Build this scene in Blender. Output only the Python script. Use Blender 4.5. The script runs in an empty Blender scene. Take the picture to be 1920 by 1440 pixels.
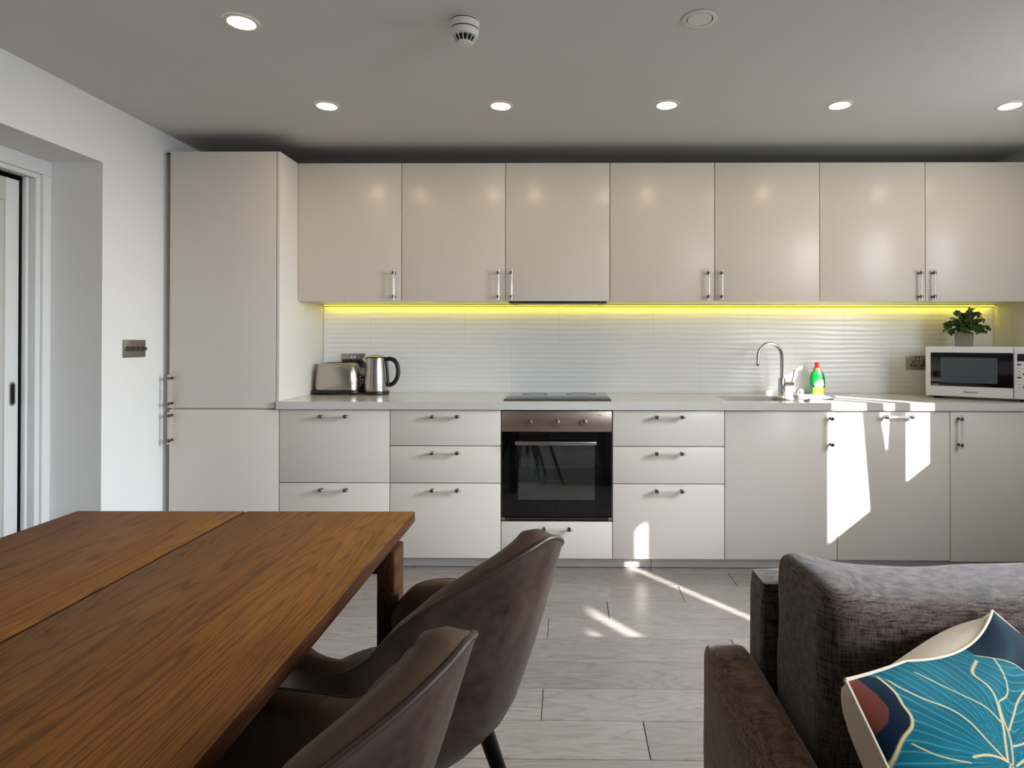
import bpy, bmesh, math, random
from mathutils import Vector, Matrix, noise
PI = math.pi
C = bpy.context.scene.collection
random.seed(7)

# ---------------------------------------------------------------- helpers
def lin(c):
    return c / 12.92 if c <= 0.04045 else ((c + 0.055) / 1.055) ** 2.4
def rgb(r, g, b):
    return (lin(r / 255), lin(g / 255), lin(b / 255), 1)

class NT:
    """small node-tree helper"""
    def __init__(s, name):
        s.m = bpy.data.materials.new(name); s.m.use_nodes = True
        s.t = s.m.node_tree; s.n = s.t.nodes; s.b = s.n['Principled BSDF']
        s.out = s.n['Material Output']
    def new(s, typ, **kw):
        nd = s.n.new('ShaderNode' + typ)
        for k, v in kw.items():
            if hasattr(nd, k) and k not in nd.inputs: setattr(nd, k, v)
            else: nd.inputs[k].default_value = v
        return nd
    def ln(s, a, b): s.t.links.new(a, b)
    def math(s, op, a, b=None, c=None):
        nd = s.n.new('ShaderNodeMath'); nd.operation = op
        for i, x in enumerate((a, b, c)):
            if x is None: continue
            if isinstance(x, (int, float)): nd.inputs[i].default_value = x
            else: s.ln(x, nd.inputs[i])
        return nd.outputs[0]
    def mix(s, fac, a, b, bt='MIX'):
        nd = s.n.new('ShaderNodeMix'); nd.data_type = 'RGBA'; nd.blend_type = bt
        for i, x in ((0, fac), (6, a), (7, b)):
            if isinstance(x, (int, float, tuple)): nd.inputs[i].default_value = x
            else: s.ln(x, nd.inputs[i])
        return nd.outputs[2]
    def coords(s, scale=(1, 1, 1), offset=None):
        tc = s.n.new('ShaderNodeTexCoord'); mp = s.n.new('ShaderNodeMapping')
        s.ln(tc.outputs['Object'], mp.inputs[0]); mp.inputs['Scale'].default_value = scale
        if offset is not None: s.ln(offset, mp.inputs['Location'])
        return mp.outputs[0]
    def noise(s, vec, scale, detail=3, rough=.5, dist=0):
        nd = s.n.new('ShaderNodeTexNoise'); s.ln(vec, nd.inputs['Vector'])
        nd.inputs['Scale'].default_value = scale; nd.inputs['Detail'].default_value = detail
        nd.inputs['Roughness'].default_value = rough; nd.inputs['Distortion'].default_value = dist
        return nd.outputs['Fac']
    def ramp(s, fac, stops):
        nd = s.n.new('ShaderNodeValToRGB'); s.ln(fac, nd.inputs[0])
        el = nd.color_ramp.elements
        while len(el) < len(stops): el.new(.5)
        for e, (p, c) in zip(el, stops): e.position = p; e.color = c if len(c) == 4 else (*c, 1)
        return nd.outputs[0]
    def bump(s, h, strength, dist=.002):
        nd = s.n.new('ShaderNodeBump'); nd.inputs['Strength'].default_value = strength
        nd.inputs['Distance'].default_value = dist; s.ln(h, nd.inputs['Height'])
        s.ln(nd.outputs[0], s.b.inputs['Normal'])
    def set(s, **kw):
        for k, v in kw.items():
            k = {'col': 'Base Color', 'rough': 'Roughness', 'metal': 'Metallic', 'spec': 'Specular IOR Level', 'coat': 'Coat Weight', 'coatr': 'Coat Roughness', 'sheen': 'Sheen Weight'}[k]
            if isinstance(v, (int, float, tuple)): s.b.inputs[k].default_value = v
            else: s.ln(v, s.b.inputs[k])
        return s

def plain(name, col, rough=.5, metal=0, spec=.5, var=.03, scale=6, bump=0, bscale=300, coat=0):
    """a paint, plastic or metal with a faint procedural unevenness"""
    t = NT(name); co = t.coords()
    f = t.noise(co, scale, 2)
    c2 = tuple(min(1, x * (1 + var)) for x in col[:3]) + (1,)
    c1 = tuple(x * (1 - var) for x in col[:3]) + (1,)
    t.set(col=t.mix(f, c1, c2), rough=rough, metal=metal, spec=spec, coat=coat)
    if bump: t.bump(t.noise(co, bscale, 2), bump, .001)
    return t.m

def emit(name, col, strength):
    t = NT(name); t.set(col=(0, 0, 0, 1))
    t.b.inputs['Emission Color'].default_value = col; t.b.inputs['Emission Strength'].default_value = strength
    return t.m

M = {}
M['paint_white'] = plain('wall_paint', rgb(234, 233, 230), .85, spec=.2, var=.012, bump=.06, bscale=180)
M['ceiling_paint'] = plain('ceiling_paint', rgb(216, 213, 209), .95, spec=.1, var=.01)
M['trim_gloss'] = plain('trim_paint', rgb(222, 222, 220), .4, var=.01)
M['door_panel'] = plain('door_panel_brown_grey', rgb(122, 110, 102), .5, var=.01)  # recessed panel, a darker brown-grey than the rest of the leaf
M['door_paint'] = plain('door_paint', rgb(200, 196, 190), .45, var=.01)
M['cab'] = plain('cabinet_lacquer', rgb(223, 215, 205), .28, spec=.4, var=.012, scale=2.5)
M['cab_side'] = plain('cabinet_side_lacquer', rgb(228, 223, 215), .38, spec=.35, var=.01)
M['gap_shade'] = plain('dark_gap_shade', rgb(62, 48, 38), .9, var=.2, scale=40)  # shade above the cabinets, put into the colour of their tops
M['plinth'] = plain('plinth_aluminium', rgb(205, 200, 195), .36, .12, var=.03)
M['oven_enamel'] = plain('oven_enamel', rgb(178, 178, 178), .4, var=.08, scale=40)
M['chrome'] = plain('chrome', rgb(205, 205, 205), .08, 1, var=.01)
M['handle_metal'] = plain('handle_metal', rgb(126, 120, 114), .2, 1, var=.02)
M['black_plastic'] = plain('black_plastic', rgb(16, 16, 17), .35, var=.1)
M['black_gap'] = plain('shadow_gap_black', rgb(8, 8, 8), .8, var=.1)
M['black_metal'] = plain('black_metal', rgb(20, 19, 19), .4, .4, var=.1)
M['white_plastic'] = plain('white_plastic', rgb(224, 222, 222), .32, var=.01)
M['grey_print'] = plain('grey_print', rgb(95, 95, 98), .6)
M['dark_print'] = plain('dark_print', rgb(35, 35, 38), .6)
M['display'] = plain('display_glass', rgb(38, 36, 50), .15)
M['black_glass'] = plain('black_glass', rgb(7, 8, 10), .04, spec=.6, var=.05)
M['hob_glass'] = plain('hob_glass', rgb(20, 21, 23), .06, spec=.7, var=.05)
M['smoke_white'] = plain('detector_plastic', rgb(226, 222, 215), .5, var=.02)
M['cord_black'] = plain('cord_rubber', rgb(12, 12, 12), .5)
M['red_cap'] = plain('red_cap', rgb(205, 22, 20), .3)
M['green_liquid'] = plain('green_bottle', rgb(5, 122, 44), .18, var=.06, scale=30)
M['yellow_label'] = plain('yellow_label', rgb(240, 190, 40), .4)
M['white_label'] = plain('white_label', rgb(235, 238, 235), .4)
M['red_ink'] = plain('red_ink', rgb(190, 30, 40), .4)
M['orange_neck'] = plain('neck_shrink_sleeve', rgb(190, 70, 40), .4)
M['stem_green'] = plain('stem', rgb(60, 80, 35), .6)
M['leaf'] = plain('leaf_green', rgb(74, 102, 48), .45, var=.4, scale=60)
M['soil'] = plain('soil', rgb(40, 32, 24), .9, var=.3, scale=200)
M['concrete'] = plain('pot_concrete', rgb(140, 132, 120), .85, var=.14, scale=55, bump=.3)
M['piping'] = plain('leather_piping', rgb(62, 46, 37), .45, var=.15, scale=40)
M['curtain'] = plain('curtain_cloth', rgb(205, 205, 205), .9, var=.02)

def brushed(name, col, rough, axis):
    t = NT(name); sc = [4, 4, 4]; 
    for i in range(3):
        if i != axis: sc[i] = 420
    f = t.noise(t.coords(tuple(sc)), 1, 2)
    t.set(col=t.mix(f, tuple(x * .88 for x in col[:3]) + (1,), col), metal=1, rough=t.math('MULTIPLY_ADD', f, .16, rough - .08))
    return t.m
M['steel'] = brushed('brushed_steel', rgb(196, 190, 184), .26, 0)
M['steel_v'] = brushed('brushed_steel_upright', rgb(186, 178, 170), .24, 2)
M['steel_dark'] = brushed('brushed_steel_dark', rgb(168, 161, 154), .33, 0)
M['panel_steel'] = brushed('oven_panel_steel', rgb(196, 178, 164), .34, 0)
M['sink_steel'] = brushed('sink_steel', rgb(190, 182, 172), .3, 0)

def acrylic():
    t = NT('clear_acrylic'); m = t.m
    tr = t.new('BsdfTransparent'); gl = t.new('BsdfGlossy'); gl.inputs['Roughness'].default_value = .08
    df = t.new('BsdfDiffuse'); df.inputs[0].default_value = (.86, .84, .81, 1)
    lw = t.new('LayerWeight'); lw.inputs['Blend'].default_value = .35
    fac = t.math('MULTIPLY_ADD', lw.outputs['Facing'], .5, .14)
    m0 = t.new('MixShader'); m0.inputs[0].default_value = .38; t.ln(tr.outputs[0], m0.inputs[1]); t.ln(df.outputs[0], m0.inputs[2])
    mx = t.new('MixShader'); t.ln(fac, mx.inputs[0]); t.ln(m0.outputs[0], mx.inputs[1]); t.ln(gl.outputs[0], mx.inputs[2])
    tr.inputs[0].default_value = (.95, .94, .92, 1)
    t.ln(mx.outputs[0], t.out.inputs[0]); return m
M['acrylic'] = acrylic()

def oven_pane():
    t = NT('oven_window_glass')
    tr = t.new('BsdfTransparent'); tr.inputs[0].default_value = (.80, .81, .81, 1)
    gl = t.new('BsdfGlossy'); gl.inputs['Roughness'].default_value = .03; gl.inputs['Color'].default_value = (.8, .82, .82, 1)
    lw = t.new('LayerWeight'); lw.inputs['Blend'].default_value = .25
    fac = t.math('MULTIPLY_ADD', lw.outputs['Fresnel'], .7, .13)
    mx = t.new('MixShader'); t.ln(fac, mx.inputs[0]); t.ln(tr.outputs[0], mx.inputs[1]); t.ln(gl.outputs[0], mx.inputs[2])
    t.ln(mx.outputs[0], t.out.inputs[0]); return t.m
M['oven_pane'] = oven_pane()

def quartz():
    t = NT('speckled_quartz'); co = t.coords()
    f = t.noise(co, 160, 4, .7); g = t.noise(co, 420, 2)
    c = t.ramp(f, [(0, rgb(176, 170, 160)), (.36, rgb(202, 199, 192)), (.6, rgb(212, 210, 204)), (1, rgb(228, 226, 222))])
    d = t.ramp(g, [(0, (1, 1, 1)), (.27, (.45, .42, .38)), (.31, (1, 1, 1)), (1, (1, 1, 1))])
    t.set(col=t.mix(.5, c, d, 'MULTIPLY'), rough=.16, spec=.5); return t.m
M['quartz'] = quartz()

def tile():
    t = NT('wavy_tile_glaze'); co = t.coords()
    tc = t.new('TexCoord'); sp = t.new('SeparateXYZ'); t.ln(tc.outputs['Object'], sp.inputs[0])
    low = t.math('LESS_THAN', sp.outputs[2], .300)
    x = t.math('FRACT', t.math('DIVIDE', t.math('ADD', t.math('MULTIPLY_ADD', low, .3, sp.outputs[0]), 6 + 2.1 - .3 - .003), .6))
    seam = t.math('LESS_THAN', t.math('ABSOLUTE', t.math('SUBTRACT', x, .5)), .4982)
    c = t.mix(seam, rgb(226, 226, 224), rgb(243, 244, 244))
    t.set(col=c, rough=.2, spec=.5); return t.m
M['tile'] = tile()

def laminate():
    t = NT('grey_oak_laminate')
    at = t.new('Attribute', attribute_name='tone'); tone = at.outputs['Fac']
    cx = t.new('CombineXYZ'); t.ln(t.math('MULTIPLY', tone, 37), cx.inputs[0]); t.ln(t.math('MULTIPLY', tone, 91), cx.inputs[2])
    co = t.coords((1, 1, 1), cx.outputs[0])
    def sc(v):
        m = t.new('VectorMath'); m.operation = 'MULTIPLY'; t.ln(co, m.inputs[0]); m.inputs[1].default_value = v; return m.outputs[0]
    big = t.noise(sc((1.0, 6.5, 1)), 1, 2.5, .5, .3)
    rings = t.math('FRACT', t.math('MULTIPLY', big, 20))
    line = t.ramp(rings, [(0, (.25, .25, .25)), (.12, (.7, .7, .7)), (.5, (1, 1, 1)), (.9, (.85, .85, .85)), (1, (.25, .25, .25))])
    fine = t.noise(sc((5, 210, 1)), 1, 3, .6)
    wear = t.noise(sc((2.2, 9, 1)), 1, 2)
    base = t.mix(tone, rgb(142, 134, 128), rgb(163, 154, 148))
    base = t.mix(t.math('MULTIPLY', wear, .6), base, rgb(124, 116, 109))
    c = t.mix(.34, base, line, 'MULTIPLY')
    med = t.ramp(t.noise(sc((2.4, 75, 1)), 1, 3, .65), [(.33, (.70, .68, .66)), (.5, (.98, .98, .98)), (.7, (1.06, 1.06, 1.06))])
    c = t.mix(.2, c, med, 'MULTIPLY')
    f2 = t.ramp(fine, [(.3, (.72, .70, .68)), (.55, (1, 1, 1)), (.75, (1.0, 1.0, 1.0))])
    c = t.mix(.38, c, f2, 'MULTIPLY')
    t.set(col=c, rough=t.math('MULTIPLY_ADD', fine, .2, .17), spec=.45)
    t.bump(t.math('ADD', fine, t.math('MULTIPLY', rings, .3)), .25, .001); return t.m
M['laminate'] = laminate()
M['groove'] = plain('floor_groove', rgb(58, 54, 51), .8)

def oak(name='dark_stained_oak', c0=(138, 87, 35), c1=(153, 101, 43), c2=(114, 70, 30)):
    """dark stained oak; grain runs along local Y"""
    t = NT(name)
    tc = t.new('TexCoord'); sp = t.new('SeparateXYZ'); t.ln(tc.outputs['Object'], sp.inputs[0])
    x, y, z = sp.outputs
    st = t.math('FLOOR', t.math('DIVIDE', t.math('ADD', x, 5.013), .118))
    wn = t.new('TexWhiteNoise', noise_dimensions='1D'); t.ln(st, wn.inputs['W']); r = wn.outputs['Value']
    def vec(ax, ay, az, off):
        c = t.new('CombineXYZ'); t.ln(t.math('MULTIPLY', x, ax), c.inputs[0])
        t.ln(t.math('MULTIPLY_ADD', y, ay, t.math('MULTIPLY', r, off)), c.inputs[1]); t.ln(t.math('MULTIPLY_ADD', r, 23.0, t.math('MULTIPLY', z, az)), c.inputs[2]); return c.outputs[0]
    big = t.noise(vec(8, .5, 4, 9), 1, 2.5, .5, .25)
    wob = t.noise(vec(60, 9, 60, 5), 1, 2)
    rings = t.math('FRACT', t.math('ADD', t.math('MULTIPLY', big, 26), t.math('MULTIPLY', wob, .3)))
    line = t.ramp(rings, [(0, (.22, .21, .20)), (.10, (.5, .5, .5)), (.3, (.95, .95, .95)), (.8, (1, 1, 1)), (1, (.42, .42, .42))])
    pore = t.noise(vec(330, 11, 300, 5), 1, 2, .6)
    pm = t.ramp(pore, [(.36, (.34, .31, .28)), (.48, (1, 1, 1)), (1, (1, 1, 1))])
    cloud = t.noise(vec(5, 1.6, 5, 3), 1, 3)
    base = t.mix(r, rgb(*c0), rgb(*c1))
    base = t.mix(t.math('MULTIPLY', cloud, .7), base, rgb(*c2))
    c = t.mix(.62, base, line, 'MULTIPLY'); c = t.mix(.6, c, pm, 'MULTIPLY')
    t.set(col=c, rough=t.math('MULTIPLY_ADD', pore, .15, .42), spec=.10)
    t.bump(t.math('ADD', pore, t.math('MULTIPLY', rings, .4)), .18, .0008); return t.m
M['oak'] = oak()
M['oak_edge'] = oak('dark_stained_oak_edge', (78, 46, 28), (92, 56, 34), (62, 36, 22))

def leather(name, c0, c1, rough):
    t = NT(name); co = t.coords()
    f = t.noise(co, 7, 5, .6, .6); g = t.noise(co, 46, 3, .6)
    k = t.math('ADD', t.math('MULTIPLY', f, .7), t.math('MULTIPLY', g, .3))
    c = t.ramp(k, [(.3, c0), (.7, c1)])
    v = t.new('TexVoronoi', Scale=620.0); t.ln(co, v.inputs['Vector'])
    t.set(col=c, rough=t.math('MULTIPLY_ADD', g, .18, rough - .09), spec=.42)
    t.bump(t.math('ADD', v.outputs['Distance'], t.math('MULTIPLY', g, 1.5)), .12, .001); return t.m
M['leather'] = leather('brown_leather', rgb(40, 31, 28), rgb(92, 74, 64), .38)
M['suede'] = leather('brown_leather_inner', rgb(64, 47, 34), rgb(98, 74, 53), .6)

def weave(name, c0, c1):
    t = NT(name); co = t.coords()
    def n(v, d=2):  # slub threads
        m = t.new('VectorMath'); m.operation = 'MULTIPLY'; t.ln(co, m.inputs[0]); m.inputs[1].default_value = v
        return t.noise(m.outputs[0], 1, d, .6)
    a = n((34, 34, 400)); b = n((400, 400, 34)); e = n((34, 400, 34)); 
    k = t.math('ADD', t.math('MULTIPLY', a, .42), t.math('ADD', t.math('MULTIPLY', b, .34), t.math('MULTIPLY', e, .24)))
    c = t.ramp(k, [(.40, c0), (.5, tuple((p + q) / 2 for p, q in zip(c0, c1))), (.60, c1)])
    t.set(col=c, rough=.92, spec=.15, sheen=.25); t.b.inputs['Sheen Roughness'].default_value = .5
    t.bump(k, .6, .002); return t.m
M['sofa_fabric'] = weave('sofa_weave', rgb(32, 25, 23), rgb(114, 96, 89))
M['sofa_arm_fabric'] = weave('sofa_arm_weave', rgb(36, 26, 20), rgb(136, 104, 84))
M['cream'] = plain('cushion_back_cotton', rgb(222, 206, 182), .9, var=.04, scale=30, bump=.2)

def vcol(name, rough):
    t = NT(name); a = t.new('Attribute', attribute_name='print'); f = t.noise(t.coords(), 700, 2)
    t.set(col=t.mix(t.math('MULTIPLY', f, .25), a.outputs['Color'], (0, .02, .03, 1)), rough=rough, spec=.08); t.bump(f, .25, .001); return t.m
M['print'] = vcol('leaf_print_cotton', .7)

def towel():
    t = NT('checked_towel'); tc = t.new('TexCoord'); sp = t.new('SeparateXYZ'); t.ln(tc.outputs['Object'], sp.inputs[0])
    a = t.math('LESS_THAN', t.math('FRACT', t.math('MULTIPLY', sp.outputs[0], 90)), .35)
    b = t.math('GREATER_THAN', sp.outputs[0], .055)
    c = t.mix(t.math('MULTIPLY', a, t.math('MULTIPLY_ADD', b, .5, .12)), rgb(226, 228, 236), rgb(95, 130, 190))
    t.set(col=c, rough=.95, spec=.1); t.bump(t.noise(t.coords(), 500, 2), .4, .001); return t.m
M['towel'] = towel()

def led(name, e, amp):
    t = NT(name); tc = t.new('TexCoord'); sp = t.new('SeparateXYZ'); t.ln(tc.outputs['Object'], sp.inputs[0])
    s = t.math('SINE', t.math('MULTIPLY', sp.outputs[0], 2 * PI / .0125))
    t.set(col=(.2, .17, .02, 1)); t.b.inputs['Emission Color'].default_value = (1, .80, .03, 1)
    t.ln(t.math('MULTIPLY_ADD', s, amp, e), t.b.inputs['Emission Strength']); return t.m
M['led'] = led('yellow_led_diffuser', 14, 6); M['led_reflection'] = led('led_reflection_glow', 3.2, 1.6)  # the weaker one stands in for the LED's reflection
M['lamp'] = emit('downlight_glow', (1, .77, .50, 1), 70)

class MB:
    """collects shapes (world coordinates) and links them as ONE mesh object"""
    def __init__(s, org=(0, 0, 0)):
        s.bm = bmesh.new(); s.mats = []; s.org = Vector(org)
    def mi(s, m):
        if m not in s.mats: s.mats.append(m)
        return s.mats.index(m)
    def merge(s, tb, m):
        i = s.mi(m)
        for f in tb.faces: f.material_index = i
        me = bpy.data.meshes.new('tmp'); tb.to_mesh(me); tb.free(); s.bm.from_mesh(me); bpy.data.meshes.remove(me); return s
    def box(s, a, b, m, bev=0, seg=2, mtx=None):
        tb = bmesh.new(); bmesh.ops.create_cube(tb, size=1)
        a, b = Vector(a), Vector(b); c = (a + b) / 2; d = b - a
        for v in tb.verts: v.co = Vector((v.co.x * d.x, v.co.y * d.y, v.co.z * d.z)) + c
        if bev: bmesh.ops.bevel(tb, geom=list(tb.edges), offset=min(bev, min(abs(x) for x in d) * .49), segments=seg, affect='EDGES', profile=.5)
        if mtx: bmesh.ops.transform(tb, matrix=mtx, verts=tb.verts)
        return s.merge(tb, m)
    def rings(s, rr, m, closed=True, cap0=True, cap1=True):
        tb = bmesh.new(); R = [[tb.verts.new(p) for p in r] for r in rr]; n = len(R[0])
        for a, b in zip(R, R[1:]):
            for i in range(n if closed else n - 1):
                j = (i + 1) % n
                try: tb.faces.new((a[i], a[j], b[j], b[i]))
                except ValueError: pass
        if cap0: tb.faces.new(list(reversed(R[0])))
        if cap1: tb.faces.new(R[-1])
        bmesh.ops.remove_doubles(tb, verts=tb.verts, dist=1e-6)
        bmesh.ops.recalc_face_normals(tb, faces=tb.faces); return s.merge(tb, m)
    def lathe(s, c, prof, m, n=32, axis='Z', cap0=True, cap1=True):
        def pt(r, h, a):
            u, v = r * math.cos(a), r * math.sin(a)
            return Vector(c) + Vector({'Z': (u, v, h), 'Y': (u, h, v), 'X': (h, u, v)}[axis])
        return s.rings([[pt(max(r, 1e-5), h, 2 * PI * i / n) for i in range(n)] for r, h in prof], m, True, cap0, cap1)
    def tube(s, pts, r, m, n=12, caps=True, scale=None):
        pts = [Vector(p) for p in pts]; rr = r if isinstance(r, (list, tuple)) else [r] * len(pts)
        out = []; up = None
        for i, p in enumerate(pts):
            d = (pts[min(i + 1, len(pts) - 1)] - pts[max(i - 1, 0)]).normalized()
            if up is None: up = Vector((0, 0, 1)) if abs(d.z) < .9 else Vector((1, 0, 0))
            u = (up - d * up.dot(d)).normalized(); up = u; w = d.cross(u)
            out.append([p + (u * math.cos(2 * PI * k / n) + w * math.sin(2 * PI * k / n)) * rr[i] for k in range(n)])
        return s.rings(out, m, True, caps, caps)
    def grid(s, fn, nu, nv, m):
        tb = bmesh.new(); V = [[tb.verts.new(fn(i / nu, j / nv)) for j in range(nv + 1)] for i in range(nu + 1)]
        for i in range(nu):
            for j in range(nv): tb.faces.new((V[i][j], V[i + 1][j], V[i + 1][j + 1], V[i][j + 1]))
        return s.merge(tb, m)
    def soft(s, a, b, r, cuts, m, puff=(0, 0, 0), amp=0, nsc=4, seed=0, fn=None):
        """a stuffed box: rounded edges, swollen faces, slight unevenness"""
        tb = bmesh.new(); bmesh.ops.create_cube(tb, size=2)
        bmesh.ops.subdivide_edges(tb, edges=list(tb.edges), cuts=cuts, use_grid_fill=True)
        a, b = Vector(a), Vector(b); c = (a + b) / 2; h = (b - a) / 2
        for v in tb.verts:
            q = v.co.copy(); p = Vector((q.x * h.x, q.y * h.y, q.z * h.z))
            core = Vector([max(-h[i] + r, min(h[i] - r, p[i])) for i in range(3)])
            d = p - core
            if d.length > 1e-9: p = core + d.normalized() * r
            for i in range(3):
                o = [k for k in range(3) if k != i]
                p[i] += puff[i] * q[i] * (1 - q[o[0]] ** 2) * (1 - q[o[1]] ** 2)
            w = p + c
            if amp:
                w = w + noise.noise_vector((w + Vector((seed, seed * 2, 0))) * nsc) * amp + noise.noise_vector((w + Vector((seed, 0, 5))) * nsc * 2.7) * amp * .35
            v.co = fn(w, q) if fn else w
        return s.merge(tb, m)
    def build(s, name, parent=None, sharp=35, local=False):
        me = bpy.data.meshes.new(name)
        for v in s.bm.verts: v.co -= s.org
        s.bm.to_mesh(me); s.bm.free()
        for m in s.mats: me.materials.append(m)
        me.polygons.foreach_set('use_smooth', [True] * len(me.polygons))
        me.set_sharp_from_angle(angle=math.radians(sharp))
        o = bpy.data.objects.new(name, me); C.objects.link(o)
        if parent: o.parent = parent
        else: o.location = s.org
        return o

def tag(o, label, cat, group=None):
    o['label'] = label; o['category'] = cat
    if group: o['group'] = group
    return o
def thing(name, loc, label, cat, group=None, rz=0):
    o = bpy.data.objects.new(name, None); C.objects.link(o); o.location = loc; o.rotation_euler = (0, 0, rz)
    o.empty_display_size = .05
    return tag(o, label, cat, group)
def struct(o):
    o['kind'] = 'structure'; return o
def catmull(P, n):
    """points along a Catmull-Rom curve through P, n per span"""
    out = []; Q = [P[0]] + list(P) + [P[-1]]
    for i in range(1, len(Q) - 2):
        p0, p1, p2, p3 = [Vector(q) for q in Q[i - 1:i + 3]]
        for k in range(n):
            t = k / n; out.append(.5 * ((2 * p1) + (p2 - p0) * t + (2 * p0 - 5 * p1 + 4 * p2 - p3) * t * t + (3 * p1 - p0 - 3 * p2 + p3) * t ** 3))
    out.append(Vector(P[-1])); return out
def text(name, body, size, loc, rot, m, parent, extrude=.0003):
    cu = bpy.data.curves.new(name, 'FONT'); cu.body = body; cu.size = size; cu.align_x = 'CENTER'; cu.align_y = 'CENTER'; cu.extrude = extrude
    cu.materials.append(m); tmp = bpy.data.objects.new('tmp', cu); C.objects.link(tmp); bpy.context.view_layer.update()
    me = bpy.data.meshes.new_from_object(tmp.evaluated_get(bpy.context.evaluated_depsgraph_get())); bpy.data.objects.remove(tmp); bpy.data.curves.remove(cu)
    o = bpy.data.objects.new(name, me); C.objects.link(o); o.parent = parent; o.location = loc; o.rotation_euler = rot; return o

# ---------------------------------------------------------------- room shell
XL, XR, YW, YB, ZC = -.64, 4.24, .60, -5.4, 2.366
def wall_with_holes(mb, axis, pos, thick, u0, u1, z0, z1, holes, m):
    """a wall of boxes around rectangular openings; holes = (ua, ub, za, zb) sorted by ua"""
    def bx(ua, ub, za, zb):
        if ub - ua < 1e-4 or zb - za < 1e-4: return
        if axis == 'X': mb.box((min(pos, pos + thick), ua, za), (max(pos, pos + thick), ub, zb), m)
        else: mb.box((ua, min(pos, pos + thick), za), (ub, max(pos, pos + thick), zb), m)
    cur = u0
    for ua, ub, za, zb in holes:
        bx(cur, ua, z0, z1); bx(ua, ub, z0, za); bx(ua, ub, zb, z1); cur = ub
    bx(cur, u1, z0, z1)
W1 = (-1.815, -.985, 1.185, 2.125)
W2 = (-4.36, -2.86, 1.185, 2.15)
DOORY = (-1.45, -.43, 0, 2.076)
w = MB(); w.box((XL - .3, YW, -.02), (XR + .2, YW + .12, ZC + .02), M['paint_white']); struct(w.build('wall_back'))
w = MB(); wall_with_holes(w, 'X', XL, -.258, YB, YW, -.02, ZC + .02, [DOORY], M['paint_white']); struct(w.build('wall_left'))
w = MB(); wall_with_holes(w, 'X', XR, .10, YB, YW, -.02, ZC + .02, [W2, W1], M['paint_white']); struct(w.build('wall_right'))
BW = (.9, 3.7, .25, 2.1)
w = MB(); wall_with_holes(w, 'Y', YB, -.12, XL - .3, XR + .2, -.02, ZC + .02, [BW], M['paint_white']); struct(w.build('wall_front'))
w = MB(); w.box((XL - .3, YB - .12, ZC), (XR + .2, YW + .12, ZC + .1), M['ceiling_paint']); struct(w.build('ceiling'))
# floor: individual planks with open grooves over a dark bed
fl = MB(); fl.box((XL - 1.4, YB - .12, -.06), (XR + .2, YW + .12, -.004), M['groove'])
row0, RW, PL = -.193, .1854, 1.285
known = {0: 2.415, 1: 2.116, 2: 1.745, 3: 1.475, 4: 2.235, 5: 1.13, 6: 1.472, 7: 1.803, -1: 2.01}
tones = []
tb = bmesh.new(); lay = tb.faces.layers.float.new('tone')
for k in range(-5, 29):
    y1 = row0 + RW - k * RW; y0 = y1 - RW
    if k < -3 or y1 < YB - .2: continue
    j = known.get(k, random.uniform(0, PL))
    x = j - PL * math.ceil((j - XL + .9) / PL)
    while x < XR + .1:
        g, e = .0007, .0014
        t = random.random()
        z = 0; ch = .0012
        a = [(x + e, y0 + g), (x + PL - e, y0 + g), (x + PL - e, y1 - g), (x + e, y1 - g)]
        b = [(x + e + ch, y0 + g + ch), (x + PL - e - ch, y0 + g + ch), (x + PL - e - ch, y1 - g - ch), (x + e + ch, y1 - g - ch)]
        lo = [tb.verts.new((*p, -.004)) for p in a]; md = [tb.verts.new((*p, -ch)) for p in a]; up = [tb.verts.new((*p, 0)) for p in b]
        fs = [tb.faces.new(up)]
        for q in range(4):
            r = (q + 1) % 4
            fs.append(tb.faces.new((lo[q], lo[r], md[r], md[q]))); fs.append(tb.faces.new((md[q], md[r], up[r], up[q])))
        for f in fs: f[lay] = t
        x += PL
fl.merge(tb, M['laminate'])
floor = struct(fl.build('floor', sharp=20))

# windows in the right wall (the sun comes through them), curtains half drawn
def side_window(n, W, mull):
    y0, y1, z0, z1 = W; f = MB((XR, y0, z0)); m = M['trim_gloss']
    for a, b in (((XR + .03, y0, z0), (XR + .09, y1, z0 + .012)), ((XR + .03, y0, z1 - .012), (XR + .09, y1, z1)), ((XR + .03, y0, z0), (XR + .09, y0 + .012, z1)), ((XR + .03, y1 - .012, z0), (XR + .09, y1, z1))):
        f.box(a, b, m, .002)
    for yy in mull: f.box((XR + .035, yy - .012, z0), (XR + .085, yy + .012, z1), m, .002)
    o = struct(f.build('window_%d' % n)); return o
side_window(1, W1, [])
side_window(2, W2, [])
def curtain(y_left, y_right, z0, z1, label, group='curtains at the right-hand windows'):
    """hanging cloth: edge curves given as lists of (z, y)"""
    def ev(c, z):
        for (za, ya), (zb, yb) in zip(c, c[1:]):
            if z <= zb: return ya + (yb - ya) * max(0, min(1, (z - za) / (zb - za)))
        return c[-1][1]
    mb = MB((XR - .02, (y_left[0][1] + y_right[0][1]) / 2, z0))
    def fn(u, v):
        z = z0 + (z1 - z0) * v; ya, yb = ev(y_left, z), ev(y_right, z); y = ya + (yb - ya) * u
        return Vector((XR - .022 + .012 * math.sin(u * 2 * PI * max(2, round((yb - ya) / .09))), y, z))
    mb.grid(fn, 60, 16, M['curtain']); o = mb.build('curtain')
    s = o.modifiers.new('thick', 'SOLIDIFY'); s.thickness = .004
    return tag(o, label, 'curtain', group)
zb = 1.05
curtain([(zb, -1.37), (1.2, -1.375), (1.74, -1.43), (2.12, -1.46)], [(zb, -1.2500), (1.42, -1.2500), (1.65, -1.296), (2.12, -1.356)], zb, 2.2, 'pale curtain hanging mid-window on the right wall, nearer the sofa')
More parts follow.
